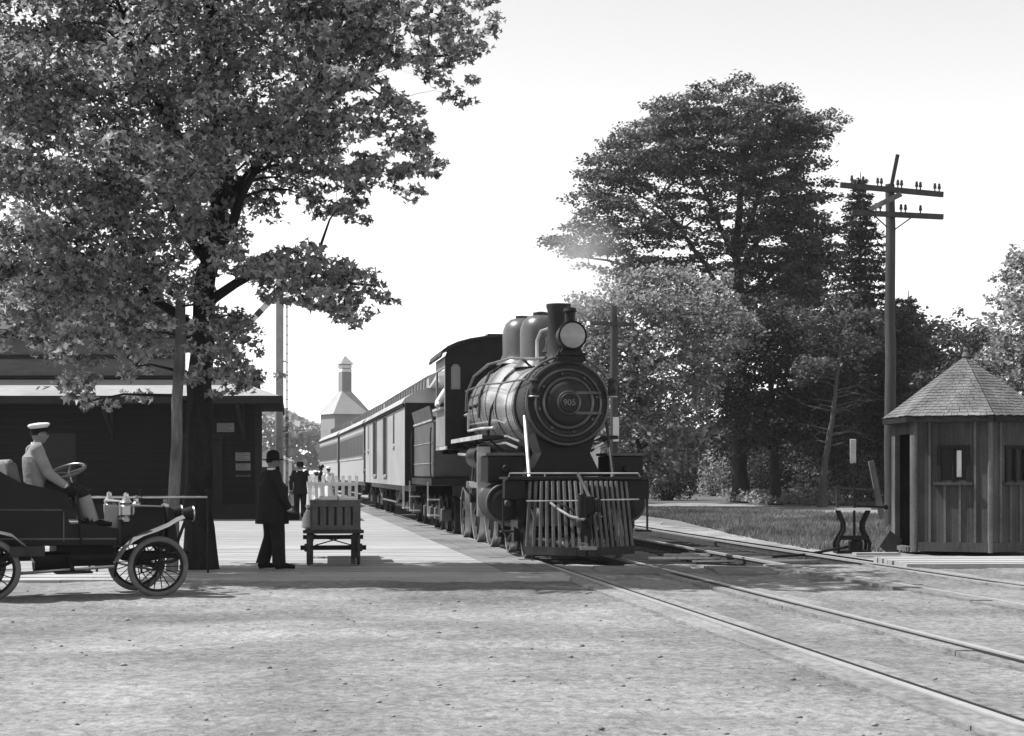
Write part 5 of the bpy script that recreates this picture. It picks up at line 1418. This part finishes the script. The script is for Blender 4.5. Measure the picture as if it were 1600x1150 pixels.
# ================================================================== baggage truck and what it carries
g0 = gp(521, 884)
bt_ = thing('baggage_truck', 'wooden baggage truck with cross-braced front and tall white slatted end rack', 'cart', g0, R(6))
W2 = .40; DZ = .54; LN = 3.2
b = MB()
for i in range(6): x = -W2+.8*i/6; 
b.box(-W2, W2, .05, LN, DZ-.055, DZ-.03); dk = b.build('frame', 'truck_wood', bt_)
for i in range(9):
    y = LN*i/9; q = MB(); q.box(-W2-.03, W2+.03, y+.008, y+LN/9-.008, DZ-.03, DZ); q.build('deck_board', 'truck_wood', dk)
q = MB(); q.bar((-W2-.06, -.03, DZ-.02), (W2+.06, -.03, DZ-.02), .06, .055); q.build('front_rail', 'truck_wood', bt_, bevel=.01)
for y, r in ((.15, .27), (2.6, .34)):
    for s in (-1, 1):
        w = MB(); x = s*(W2-.02); w.torus((x, y, r), (1, 0, 0), r-.03, .03, 28, 6, .03); w.cyl((x-.06, y, r), (x+.06, y, r), .06, n=12)
        for i in range(10): t = 2*PI*i/10; w.bar((x, y, r), (x, y+math.cos(t)*(r-.03), r+math.sin(t)*(r-.03)), .03, .035, up=(1, 0, 0))
        w.build('wheel', 'truck_wood', bt_)
    a_ = MB(); a_.bar((-W2-.10, y, r), (W2+.10, y, r), .06, .07); a_.build('axle', 'black_iron', bt_)
q = MB(); q.bar((-W2+.08, .04, DZ-.06), (W2-.12, .04, .31), .018, .018); q.bar((W2-.08, .02, DZ-.06), (-W2+.12, .02, .31), .018, .018); q.build('cross_brace', 'black_iron', bt_)
for x in (-W2+.06, W2-.10):
    q = MB(); q.bar((x, .02, DZ-.08), (x, .02, .02), .05, .07, up=(1, 0, 0)); q.build('leg', 'truck_wood', bt_)
rk = link('end_rack', None, bt_)
for i in range(8):
    x = -W2+.02+(2*W2-.04)*i/7; q = MB(); q.bar((x, LN-.05, DZ), (x*1.05, LN+.12, 1.36), .055, .02, up=(0, 1, 0)); q.build('slat', 'white_paint', rk)
for z in (.75, 1.22):
    q = MB(); q.bar((-W2-.02, LN-.01+.1*(z-.5), z), (W2+.02, LN-.01+.1*(z-.5), z), .03, .06); q.build('rail', 'white_paint', rk)
# slatted crate
A_ = bt_.matrix_basis
def on_truck(x, y): 
    c, s = math.cos(R(6)), math.sin(R(6)); return Vector((g0.x + x*c - y*s, g0.y + x*s + y*c, DZ))
cr = thing('crate', 'dark wooden slatted crate on the near end of the baggage truck', 'crate', on_truck(.03, .42), R(6))
CWd, CH, CD = .37, .44, .36
q = MB(); q.box(-CWd+.03, CWd-.03, -CD+.03, CD-.03, .01, CH-.02); q.build('lining', 'truck_wood', cr)
for s in (-1, 1):
    for i in range(6):
        x = -CWd+.06+(2*CWd-.12)*i/5; q = MB(); q.box(x-.045, x+.045, s*CD-.012, s*CD+.012, .02, CH-.02); q.build('slat', 'crate_wood', cr, bevel=.004)
    for z in (.04, CH-.05):
        q = MB(); yy = s*(CD+.024); q.box(-CWd, CWd, yy-.011, yy+.011, z-.035, z+.035); q.build('rail', 'crate_wood', cr, bevel=.004)
    for i in range(4):
        y = -CD+.08+(2*CD-.16)*i/3; q = MB(); q.box(s*CWd-.012, s*CWd+.012, y-.06, y+.06, .02, CH-.02); q.build('slat', 'crate_wood', cr)
for i in range(5):
    y = -CD+.07+(2*CD-.14)*i/4; q = MB(); q.box(-CWd-.02, CWd+.02, y-.065, y+.065, CH-.015, CH+.012); q.build('lid_board', 'crate_wood', cr)
pk = thing('parcel', 'flat pale parcel lying on top of the slatted crate', 'parcel', on_truck(.05, .42)+Vector((0, 0, CH+.012)), R(9))
q = MB(); q.box(-.26, .30, -.25, .25, .0, .055); q.build('wrapper', 'cloth_white', pk, bevel=.012)
q = MB(); q.box(-.263, .303, -.02, .0, -.0, .058); q.box(0, .015, -.253, .253, 0, .058); q.build('string', 'ink', pk)
sk_ = thing('sack', 'pale bulging cloth sack at the left edge of the baggage truck deck', 'sack', on_truck(-.36, .55), R(20))
q = MB(); prof = [(.06, 0), (.12, .03), (.125, .14), (.10, .24), (.055, .30), (.05, .33), (.075, .37), (.03, .38), (0, .37)]
q.lathe(prof, (0, 0, 0), n=18, sx=.8); q.v = [(v[0]*(1+.12*math.sin(v[2]*40+v[1]*20)), v[1]*(1+.1*math.cos(v[2]*35)), v[2]) for v in q.v]; q.build('cloth', 'cloth_white', sk_)
q = MB(); q.torus((0, 0, .315), (0, 0, 1), .05, .01, 14, 6); q.build('tie_cord', 'ink', sk_)
# a second trunk further along the deck
tk_ = thing('travel_trunk', 'dark travelling trunk behind the slatted crate on the baggage truck', 'trunk', on_truck(.0, 1.5), R(6))
q = MB(); q.box(-.33, .33, -.5, .5, 0, .38); q.build('chest', 'truck_wood', tk_, bevel=.02)
q = MB(); q.prism([(-.34, .385), (.34, .385), (.30, .46), (0, .50), (-.30, .46)], -.51, .51, 'xz'); q.build('lid', 'crate_wood', tk_, bevel=.01)
# ================================================================== trees
LEAF5 = (np.array([(0, 0, 0), (-.48, .36, .10), (-.17, .47, .03), (0, 1, -.08), (.17, .47, .03), (.48, .36, .10)]), np.array([(0, 2, 1), (0, 3, 2), (0, 4, 3), (0, 5, 4)]))
LEAF2 = (np.array([(0, 0, 0), (-.34, .5, .08), (0, 1, -.04), (.34, .5, .08)]), np.array([(0, 2, 1), (0, 3, 2)]))
NEED = (np.array([(0, 0, 0), (-.10, .5, .0), (0, 1, -.12), (.10, .5, .0)]), np.array([(0, 2, 1), (0, 3, 2)]))
def leaf_frames(n, r, upb):
    nrm = r.normal(0, 1, (n, 3)); nrm[:, 2] = np.abs(nrm[:, 2]) + upb
    nrm /= np.linalg.norm(nrm, axis=1)[:, None]
    t = r.normal(0, 1, (n, 3)); t[:, 2] -= .35
    t -= nrm*(t*nrm).sum(1)[:, None]; t /= np.linalg.norm(t, axis=1)[:, None]
    return np.cross(t, nrm), t, nrm
def leaf_mesh(name, C, size, material, tpl, r, upb=.6, frames=None):
    n = len(C); X, Y, Z = frames or leaf_frames(n, r, upb)
    tv, tf = tpl
    V = C[:, None, :] + size[:, None, None]*(tv[None, :, 0:1]*X[:, None, :] + (tv[None, :, 1:2]-.4)*Y[:, None, :] + tv[None, :, 2:3]*Z[:, None, :])
    T = tf[None] + (np.arange(n)*len(tv))[:, None, None]
    return np_mesh(name, V.reshape(-1, 3), T.reshape(-1, 3), material)
def grow(name, label, base, trunk, r_base, polys, crown_depth, nclump, crad, per, lsize, material, seed, flat=.7, bark='bark_far', tpl=LEAF2, group=None, d0=None, limb_r=.045, upb=.6, singles=0, scatter=.8, limbs=(), crown_off=0.0):
    """trunk: list of (px, py) at the depth of the base; polys: crown outlines in photo pixels at that depth (weight, points)"""
    r = np.random.default_rng(seed); rr = random.Random(seed)
    d0 = d0 or base.y
    root = thing(name, label, 'tree', (base.x, base.y, -.05), 0, group)
    off = Vector((base.x, base.y, -.05))
    W = lambda px, py: (at(px, py, d0) - off)
    tp = [W(px, py) for px, py in trunk]
    nodes = []                                   # skeleton points with radius
    b = MB(); n = len(tp); fine = []
    for i in range((n-1)*4+1):
        f = i/4; k = min(int(f), n-2); fine.append(tp[k].lerp(tp[k+1], f-k) + Vector((rr.uniform(-1, 1), rr.uniform(-1, 1), 0))*r_base*.12)
    fine[0] = Vector((0, 0, -.1))
    rads = [r_base*(1-.80*(i/(len(fine)-1))**.9) for i in range(len(fine))]
    rads[0] *= 1.35; rads[1] *= 1.08
    b.tube(fine, rads, 14)
    tr = b.build('trunk', bark, root)
    zmin = min(q.z for q in fine[len(fine)//3:])
    for p_, q_ in zip(fine, rads): nodes.append((p_, q_, 0))
    lb_ = MB()
    for li in limbs:
        lp = [W(q[0], q[1])+Vector((0, q[2] if len(q) > 2 else 0, 0)) for q in li]; fl_ = []
        for i in range((len(lp)-1)*3+1):
            f = i/3; k = min(int(f), len(lp)-2); fl_.append(lp[k].lerp(lp[k+1], f-k)+Vector((rr.uniform(-1, 1), rr.uniform(-1, 1), rr.uniform(-1, 1)))*r_base*.18*(i > 0))
        lr = [r_base*(.36-.29*i/(len(fl_)-1)) for i in range(len(fl_))]
        lb_.tube(fl_, lr, 8)
        for p_, q_ in zip(fl_, lr): nodes.append((p_, q_, 0))
    if limbs: lb_.build('limbs', bark, tr)
    cl = []; scl = {}
    for entry in polys:
        share, poly = entry[0], entry[1]; cs = entry[2] if len(entry) > 2 else 1.0
        P = [W(px, py) for px, py in poly]; pts2 = [(p.x, p.z) for p in P]
        x0, x1 = min(p[0] for p in pts2), max(p[0] for p in pts2); z0, z1 = min(p[1] for p in pts2), max(p[1] for p in pts2)
        cx, hw = (x0+x1)/2, (x1-x0)/2; cz, hz = (z0+z1)/2, (z1-z0)/2
        want = max(1, int(nclump*share)); got = 0; tries = 0
        while got < want and tries < 20000:
            tries += 1
            x, z = rr.uniform(x0, x1), rr.uniform(z0, z1)
            if not in_poly(np.array([x]), np.array([z]), pts2)[0]: continue
            e = max(.12, 1-((x-cx)/hw)**2*.75-((z-cz)/hz)**2*.35)
            y = rr.uniform(-1, 1)*crown_depth*math.sqrt(e)+crown_off
            c = Vector((x, y, z))
            if any((c-o).length < crad*.62 for o in cl[-160:]) and rr.random() < .7: continue
            cl.append(c); scl[len(cl)-1] = cs; got += 1
    cl = sorted(zip(cl, [scl[i] for i in range(len(cl))]), key=lambda t: min((t[0]-q).length for q in fine))
    br = MB(); leaves = []; sizes = []
    base_crad, base_per = crad, per
    for c, cs in cl:
        crad, per = base_crad*cs, int(base_per*(cs**1.6))
        best = None; bd = 1e9
        for q, rad, g in nodes:
            dd = (c-q).length + (1.2*max(0, q.z-c.z+.1*(c-q).length)) + .25*g
            if q.z < zmin*.8 and q.z < 1.6: dd += 6
            if dd < bd: bd = dd; best = (q, rad, g)
        q, rad, g = best
        ln = (c-q).length
        m1 = q.lerp(c, .35)+Vector((rr.uniform(-.1, .1), rr.uniform(-.1, .1), .10))*ln; m2 = q.lerp(c, .72)+Vector((rr.uniform(-.07, .07), rr.uniform(-.07, .07), .08))*ln
        r0 = min(rad*.75, max(limb_r*.35, limb_r*(.35+.22*ln)))
        path = [q, m1, m2, c]; rr_ = [r0, r0*.75, r0*.5, r0*.22]
        br.tube(path, rr_, 5, caps=False)
        for p_, w in zip(path[1:], rr_[1:]): nodes.append((p_, w, g+1))
        # leaves of the clump: a few sprays around the twig ends
        ns = max(3, per//16)
        for s in range(ns):
            dv = Vector((rr.gauss(0, 1), rr.gauss(0, 1), rr.gauss(0, 1)*flat)); dv = dv.normalized()*crad*rr.random()**.5*Vector((1, 1, 1)).length/1.73
            dv.z *= flat
            e = c+dv
            if s % 3 == 0: br.tube([c.lerp(m2, .3), c+dv*.5, e], [r0*.2, r0*.15, .004], 3, caps=False)
            k = per//ns
            L_ = np.array(e)[None] + np.clip(r.normal(0, 1, (k, 3)), -1.9, 1.9)*crad*np.array([.26, .26, .26*max(.45, flat)])*scatter
            leaves.append(L_)
    br.build('branches', bark, tr)
    C = np.concatenate(leaves); sz = lsize*r.uniform(.65, 1.25, len(C))
    X, Y, Z = leaf_frames(len(C), r, upb)
    keep = np.ones(len(C), bool)
    if singles:
        # the leaves nearest the viewer's side stay single pieces
        order = np.argsort(C[:, 1]); ids = order[:singles]; keep[ids] = False
    o = link('crown', leaf_mesh('crown', C[keep], sz[keep], material, tpl, r, frames=(X[keep], Y[keep], Z[keep])), root); stuff(o)
    if singles:
        lm = leaf_mesh('leaf', np.zeros((1, 3)), np.ones(1), material, tpl, r, frames=(np.array([[1., 0, 0]]), np.array([[0, 1., 0]]), np.array([[0, 0, 1.]])))
        for i in ids:
            l = link('leaf', lm, root); mt = Matrix((X[i], Y[i], Z[i])).transposed(); l.matrix_local = Matrix.Translation(Vector(C[i])) @ mt.to_4x4() @ Matrix.Scale(float(sz[i]), 4)
    return root
# --- street tree in front of the station
fb = gp(311, 889)
grow('street_tree', 'large leafy street tree with thick dark trunk on the platform edge before the station', fb, [(311, 889), (309, 760), (314, 600), (318, 480), (330, 380), (352, 280), (330, 120), (320, -80), (310, -260)], .235,
     [(.62, [(-40, -120), (120, -190), (430, -190), (580, -110), (610, 0), (560, 100), (500, 240), (420, 300), (360, 360), (310, 400), (290, 480), (200, 500), (120, 500), (60, 470), (-50, 440)]),
      (.24, [(480, -150), (700, -60), (792, 42), (730, 82), (758, 128), (660, 135), (665, 205), (698, 284), (625, 270), (605, 338), (560, 330), (530, 355), (470, 320), (500, 200)], .62),
      (.07, [(345, 410), (430, 402), (550, 425), (612, 455), (560, 468), (535, 508), (505, 482), (455, 458), (400, 458), (360, 435)], .6),
      (.04, [(338, 480), (390, 490), (395, 555), (422, 585), (390, 594), (345, 626)], .6),
      (.10, [(30, 440), (290, 450), (275, 545), (225, 570), (205, 600), (125, 636), (118, 620), (190, 545), (150, 520), (40, 540)], .7)],
     2.9, 1000, .46, 112, .115, 'leaf', 5, flat=.62, bark='bark', tpl=LEAF5, limb_r=.05, upb=.35, singles=300, crown_off=-.75,
     limbs=[[(322, 430), (385, 320, -.5), (450, 220, -.8), (520, 110, -.6)], [(317, 480), (400, 430, -.3), (500, 430, -.4), (585, 452, -.3)], [(315, 520), (210, 440, -.6), (110, 390, -1)],
            [(325, 410), (230, 280, .6), (120, 170, 1)], [(340, 330), (420, 200, 1), (600, 60, 1.2), (690, 60, 1)], [(340, 320), (260, 160, -1), (200, 0, -1.2)]])
# --- a second street tree outside the picture whose shadow falls on the road
# --- big layered tree across the tracks
tb = Vector(((1158-HX)*S(82), 82, 0))
grow('shade_tree', 'tallest tree beyond the tracks, broad crown in flat layered sprays', tb, [(1158, 782), (1155, 700), (1160, 600), (1156, 480), (1150, 380), (1160, 280), (1165, 180)], .42,
     [(.72, [(895, 285), (945, 240), (1005, 180), (1090, 152), (1190, 140), (1250, 165), (1300, 198), (1258, 240), (1275, 300), (1300, 345), (1300, 420), (1265, 470), (1190, 445), (1130, 400), (1060, 425), (980, 435), (905, 405), (858, 388), (905, 335)]),
      (.14, [(1180, 280), (1260, 290), (1285, 340), (1285, 430), (1260, 480), (1200, 470)]),
      (.16, [(1010, 400), (1120, 420), (1250, 400), (1290, 480), (1200, 560), (1090, 540), (970, 480)]),
      (.24, [(900, 280), (990, 190), (1090, 150), (1190, 140), (1300, 195), (1250, 290), (1160, 260), (1060, 270), (960, 300)])],
     4.6, 780, .78, 96, .20, 'leaf_mid', 12, flat=.30, limb_r=.10, upb=.9, scatter=.9,
     limbs=[[(1158, 520), (1100, 420, -1), (1040, 340, -1.5), (975, 300, -2)], [(1153, 430), (1205, 345, 1), (1250, 260, 1.5), (1285, 215, 1.5)], [(1152, 410), (1110, 300, 1.5), (1075, 210, 2)], [(1157, 470), (1235, 405, -1), (1305, 365, -1.5)], [(1158, 540), (1070, 470, .5), (980, 410, 1), (890, 390, 1)], [(1155, 400), (1185, 290, -2), (1200, 190, -2)]])
grow('maple_tree', 'bright-leaved tree behind the locomotive, lowest branches near the ground', Vector(((1000-HX)*S(70), 70, 0)), [(1000, 790), (1002, 700), (995, 600), (990, 500)], .24,
     [(1.0, [(905, 470), (960, 440), (1060, 425), (1140, 440), (1170, 520), (1120, 580), (1085, 640), (1080, 700), (1060, 745), (985, 755), (930, 740), (900, 640), (890, 540)])],
     3.4, 250, .85, 150, .19, 'leaf_light', 14, flat=.6, limb_r=.08, upb=.5)
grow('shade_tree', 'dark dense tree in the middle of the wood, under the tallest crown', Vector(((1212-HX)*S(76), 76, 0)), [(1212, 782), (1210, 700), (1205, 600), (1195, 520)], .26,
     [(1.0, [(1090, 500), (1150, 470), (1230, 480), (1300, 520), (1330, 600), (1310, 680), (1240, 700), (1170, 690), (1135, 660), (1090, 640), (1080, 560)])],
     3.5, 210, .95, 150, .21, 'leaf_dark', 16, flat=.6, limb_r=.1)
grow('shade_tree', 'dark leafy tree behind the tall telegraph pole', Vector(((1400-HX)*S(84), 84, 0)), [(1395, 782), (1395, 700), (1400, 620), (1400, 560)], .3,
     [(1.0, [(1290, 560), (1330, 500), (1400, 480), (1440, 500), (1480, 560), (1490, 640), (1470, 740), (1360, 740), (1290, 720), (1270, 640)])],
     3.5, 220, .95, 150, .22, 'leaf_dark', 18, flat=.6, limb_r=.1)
grow('garden_tree', 'mid-grey leafy tree rising behind the point of the shanty roof', Vector(((1490-HX)*S(78), 78, 0)), [(1490, 785), (1488, 680), (1492, 590)], .22,
     [(1.0, [(1440, 560), (1450, 510), (1500, 488), (1545, 515), (1570, 560), (1580, 680), (1540, 740), (1450, 740), (1425, 640)])],
     2.8, 160, .75, 130, .20, 'leaf_mid', 20, flat=.65, limb_r=.08)
grow('garden_tree', 'taller sunlit tree to the right of the shanty roof', Vector(((1625-HX)*S(66), 66, 0)), [(1625, 795), (1620, 680), (1622, 560), (1625, 450)], .24,
     [(1.0, [(1545, 520), (1575, 460), (1590, 400), (1640, 370), (1720, 420), (1740, 560), (1720, 700), (1620, 740), (1550, 700), (1530, 600)])],
     3.0, 220, .75, 140, .19, 'leaf_light', 22, flat=.7, limb_r=.08)
# leaning, half-bare tree
grow('leaning_tree', 'slender pale-barked leaning tree with bare lower branches near the drive', Vector(((1284-HX)*S(71), 71, 0)), [(1284, 788), (1290, 720), (1302, 640), (1311, 570), (1318, 500)], .17,
     [(.7, [(1230, 480), (1330, 470), (1390, 520), (1370, 560), (1280, 540)]), (.3, [(1255, 560), (1300, 560), (1280, 600), (1250, 600)])], 1.6, 46, .6, 90, .18, 'leaf_mid', 24, bark='bark_pale', limb_r=.06)
lt = [o for o in COL.objects if o.name.startswith('leaning_tree')][0]
b = MB(); rr = random.Random(8)
for i in range(22):
    z = rr.uniform(2.4, 6.4); f = z/8; x = .9*f; s = rr.choice((-1, 1)); ln = rr.uniform(.7, 2.2)
    p0 = Vector((x, 0, z)); p1 = p0+Vector((s*ln*.5, rr.uniform(-.5, .5), .12*ln)); p2 = p0+Vector((s*ln, rr.uniform(-.9, .9), rr.uniform(-.2, .35)*ln))
    b.tube([p0, p1, p2], [.035, .022, .008], 5, caps=False); b.tube([p1, p1+Vector((s*.35, .1, .3))], [.016, .005], 4, caps=False)
b.build('bare_branch', 'bark_pale', lt)
# conifers
def conifer(label, base, top_z, seed, wide=3.4):
    r = np.random.default_rng(seed); rr = random.Random(seed)
    root = thing('spruce_tree', label, 'tree', (base.x, base.y, -.05))
    b = MB(); b.tube([(0, 0, -.1), (0, 0, top_z*.5), (.05, 0, top_z)], [.24, .13, .02], 10); tr = b.build('trunk', 'bark_far', root)
    br = MB(); C = []; Y = []; Z = []
    z = 1.2
    while z < top_z-.3:
        f = z/top_z; L0 = wide*(1-f)**.8+.25
        n = rr.randint(5, 7); a0 = rr.uniform(0, 6.28)
        for k in range(n):
            a = a0+2*PI*k/n+rr.uniform(-.25, .25); L_ = L0*rr.uniform(.7, 1.12); d = Vector((math.cos(a), math.sin(a), 0))
            p0 = Vector((0, 0, z)); p1 = p0+d*L_*.5+Vector((0, 0, -.12*L_)); p2 = p0+d*L_+Vector((0, 0, -.10*L_+.06))
            br.tube([p0, p1, p2], [.04, .025, .006], 4, caps=False)
            m = int(46*L_)
            t = r.random(m)**.7
            P = np.array(p0)[None]*((1-t)**2)[:, None]+2*np.array(p1)[None]*(t*(1-t))[:, None]+np.array(p2)[None]*(t**2)[:, None]
            sd = np.array([-d.y, d.x, 0])
            lat = r.normal(0, 1, m)*(.22*L_*(1-.6*t)+.05)
            P = P + sd[None]*lat[:, None] + np.array([0, 0, 1])[None]*(r.normal(-.08, .07, m)-.10*np.abs(lat))[:, None]
            C.append(P)
        z += rr.uniform(.34, .52)*(1.25-.5*f)
    br.build('branches', 'bark_far', tr)
    C = np.concatenate(C); sz = r.uniform(.28, .52, len(C))*(.8+.5*(1-C[:, 2]/top_z))
    stuff(link('crown', leaf_mesh('crown', C, sz, 'needle', (np.array([(0, 0, 0), (-.16, .5, .03), (0, 1, -.12), (.16, .5, .03)]), LEAF2[1]), r, .9), root))
    return root
conifer('tall spruce with drooping tiers just left of the telegraph pole', Vector(((1343-HX)*S(90), 90, 0)), at(0, 268, 90).z, 3, 3.6)
conifer('lower dark spruce standing right of the telegraph pole', Vector(((1418-HX)*S(92), 92, 0)), at(0, 452, 92).z, 4, 3.4)
conifer('dark spruce standing behind the tallest tree', Vector(((1262-HX)*S(95), 95, 0)), at(0, 400, 95).z, 6, 3.8)

# undergrowth beyond the drive, shrubs and leafy bed
def shrub(label, px0, px1, py0, py1, d, seed, material, n, ls=.16, dep=1.2):
    r = np.random.default_rng(seed); a, c = at(px0, py1, d), at(px1, py0, d)
    base = Vector(((a.x+c.x)/2, d, -.05)); root = thing('shrub', label, 'shrub', base)
    hw, h = (c.x-a.x)/2, c.z
    k = max(6, n//45); lobes = np.stack([r.uniform(-.85, .85, k)*hw, r.uniform(-dep, dep, k), r.uniform(.12, .80, k)*h], 1)
    b = MB()
    for l in lobes[::2]: b.tube([(l[0]*.2, l[1]*.2, 0), (l[0]*.6, l[1]*.6, l[2]*.6), tuple(l)], [.035, .02, .006], 5, caps=False)
    b.build('stems', 'bark_far', root)
    C = np.concatenate([l[None]+r.normal(0, 1, (n//k, 3))*np.array([.24*hw**.5, .3, .16*h]) for l in lobes]); C[:, 2] = np.abs(C[:, 2]-.1)+.1
    stuff(link('foliage', leaf_mesh('foliage', C, ls*r.uniform(.6, 1.3, len(C)), material, LEAF2, r, .5), root))
    return root
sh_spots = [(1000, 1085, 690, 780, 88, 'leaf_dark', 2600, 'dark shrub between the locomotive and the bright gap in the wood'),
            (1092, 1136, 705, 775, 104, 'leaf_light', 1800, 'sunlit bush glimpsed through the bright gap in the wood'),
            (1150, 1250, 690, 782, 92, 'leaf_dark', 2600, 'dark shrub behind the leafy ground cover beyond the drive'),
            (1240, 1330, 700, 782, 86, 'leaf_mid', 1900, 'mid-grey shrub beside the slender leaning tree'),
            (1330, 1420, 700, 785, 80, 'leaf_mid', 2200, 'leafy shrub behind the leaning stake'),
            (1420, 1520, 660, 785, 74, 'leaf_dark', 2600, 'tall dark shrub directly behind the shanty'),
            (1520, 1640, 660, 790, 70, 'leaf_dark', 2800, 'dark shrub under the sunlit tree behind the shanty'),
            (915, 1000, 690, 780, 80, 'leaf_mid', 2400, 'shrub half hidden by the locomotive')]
for i, (a, c, e, f, d, m_, n, lab) in enumerate(sh_spots): shrub(lab, a, c, e, f, d, 50+i, m_, n)
# leafy ground cover along the far edge of the drive
r = np.random.default_rng(77); n = 3600
P = [gp(1120, 782.5), gp(1305, 782.5), gp(1320, 791), gp(1180, 790)]
C = []
while len(C) < n:
    f, g = r.random(), r.random(); p = P[0].lerp(P[1], f).lerp(P[3].lerp(P[2], f), g); hgt = .1+.45*r.random()*vnoise(np.array([p.x]), np.array([p.y]), 1.3, 9)[0]*1.6
    C.append((p.x, p.y, hgt))
gc = stuff(link('ground_cover', leaf_mesh('ground_cover', np.array(C), .19*r.uniform(.6, 1.3, n), 'leaf_light', LEAF2, r, .9))); tag(gc, 'low leafy ground cover along the far edge of the pale drive', 'plants')
# far wood along the horizon
r = np.random.default_rng(99)
def far_wood(name, label, x0, x1, y, hmin, hmax, n, seed, material='leaf_mid', ls=1.9):
    r = np.random.default_rng(seed); x = r.uniform(x0, x1, n); yy = y+r.uniform(-9, 9, n)
    hg = hmin+(hmax-hmin)*(.6*vnoise(x, np.zeros(n), 11, seed)+.4*vnoise(x, np.zeros(n)+5, 4, seed))
    C = np.stack([x, yy, hg*r.random(n)**.6], 1)
    o = stuff(link(name, leaf_mesh(name, C, ls*r.uniform(.6, 1.4, n), material, LEAF2, r, .4)))
    tg = tag(o, label, 'trees'); return o
far_wood('distant_wood', 'distant hazy wood along the horizon beyond the station and the coaches', -190, 40, 400, 10, 20, 22000, 5, 'leaf_far_haze', 1.9)
far_wood('distant_wood', 'dark wood closing the view behind the garden trees', 8, 62, 122, 4, 8, 16000, 7, 'leaf_dark', .8)
# ================================================================== engine smoke and the hazy air
def vol_mat(name, dens, noise=False, col=.85):
    m = bpy.data.materials.new(name); m.use_nodes = True; t = m.node_tree; N = t.nodes; L = t.links
    N.remove(N['Principled BSDF'])
    v = N.new('ShaderNodeVolumePrincipled'); v.inputs['Color'].default_value = (col, col, col, 1); v.inputs['Density'].default_value = dens; v.inputs['Anisotropy'].default_value = .2
    L.new(v.outputs[0], N['Material Output'].inputs['Volume'])
    if noise:
        tc = N.new('ShaderNodeTexCoord'); nz = N.new('ShaderNodeTexNoise'); nz.inputs['Scale'].default_value = 1.1; nz.inputs['Detail'].default_value = 4
        L.new(tc.outputs['Object'], nz.inputs['Vector'])
        ln = N.new('ShaderNodeVectorMath'); ln.operation = 'LENGTH'; L.new(tc.outputs['Object'], ln.inputs[0])
        f = N.new('ShaderNodeMapRange'); f.interpolation_type = 'SMOOTHSTEP'; f.inputs['From Min'].default_value = 1.0; f.inputs['From Max'].default_value = .1; L.new(ln.outputs['Value'], f.inputs['Value'])
        a = N.new('ShaderNodeMapRange'); a.inputs['From Min'].default_value = .38; a.inputs['From Max'].default_value = .7; a.inputs['To Max'].default_value = dens; L.new(nz.outputs['Fac'], a.inputs['Value'])
        q = N.new('ShaderNodeMath'); q.operation = 'MULTIPLY'; L.new(a.outputs[0], q.inputs[0]); L.new(f.outputs[0], q.inputs[1])
        L.new(q.outputs[0], v.inputs['Density'])
    MATS[name] = m
vol_mat('smoke_volume', .5, True, .9)
vol_mat('haze_volume', .00022, False, .95)
c = at(884, 418, 32.2)
b = MB(); b.sphere((0, 0, 0), 1.0, 20, 14)
sm = b.build('smoke', 'smoke_volume'); sm.location = c; sm.scale = (1.35, 2.4, 1.45); sm.rotation_euler = (0, R(25), 0); sm['kind'] = 'stuff'; tag(sm, 'thin pale smoke drifting from the locomotive smokestack', 'smoke')
hz = MB().box(-220, 220, -8, 430, -1.2, 26).build('haze', 'haze_volume', smooth=False); hz['kind'] = 'stuff'
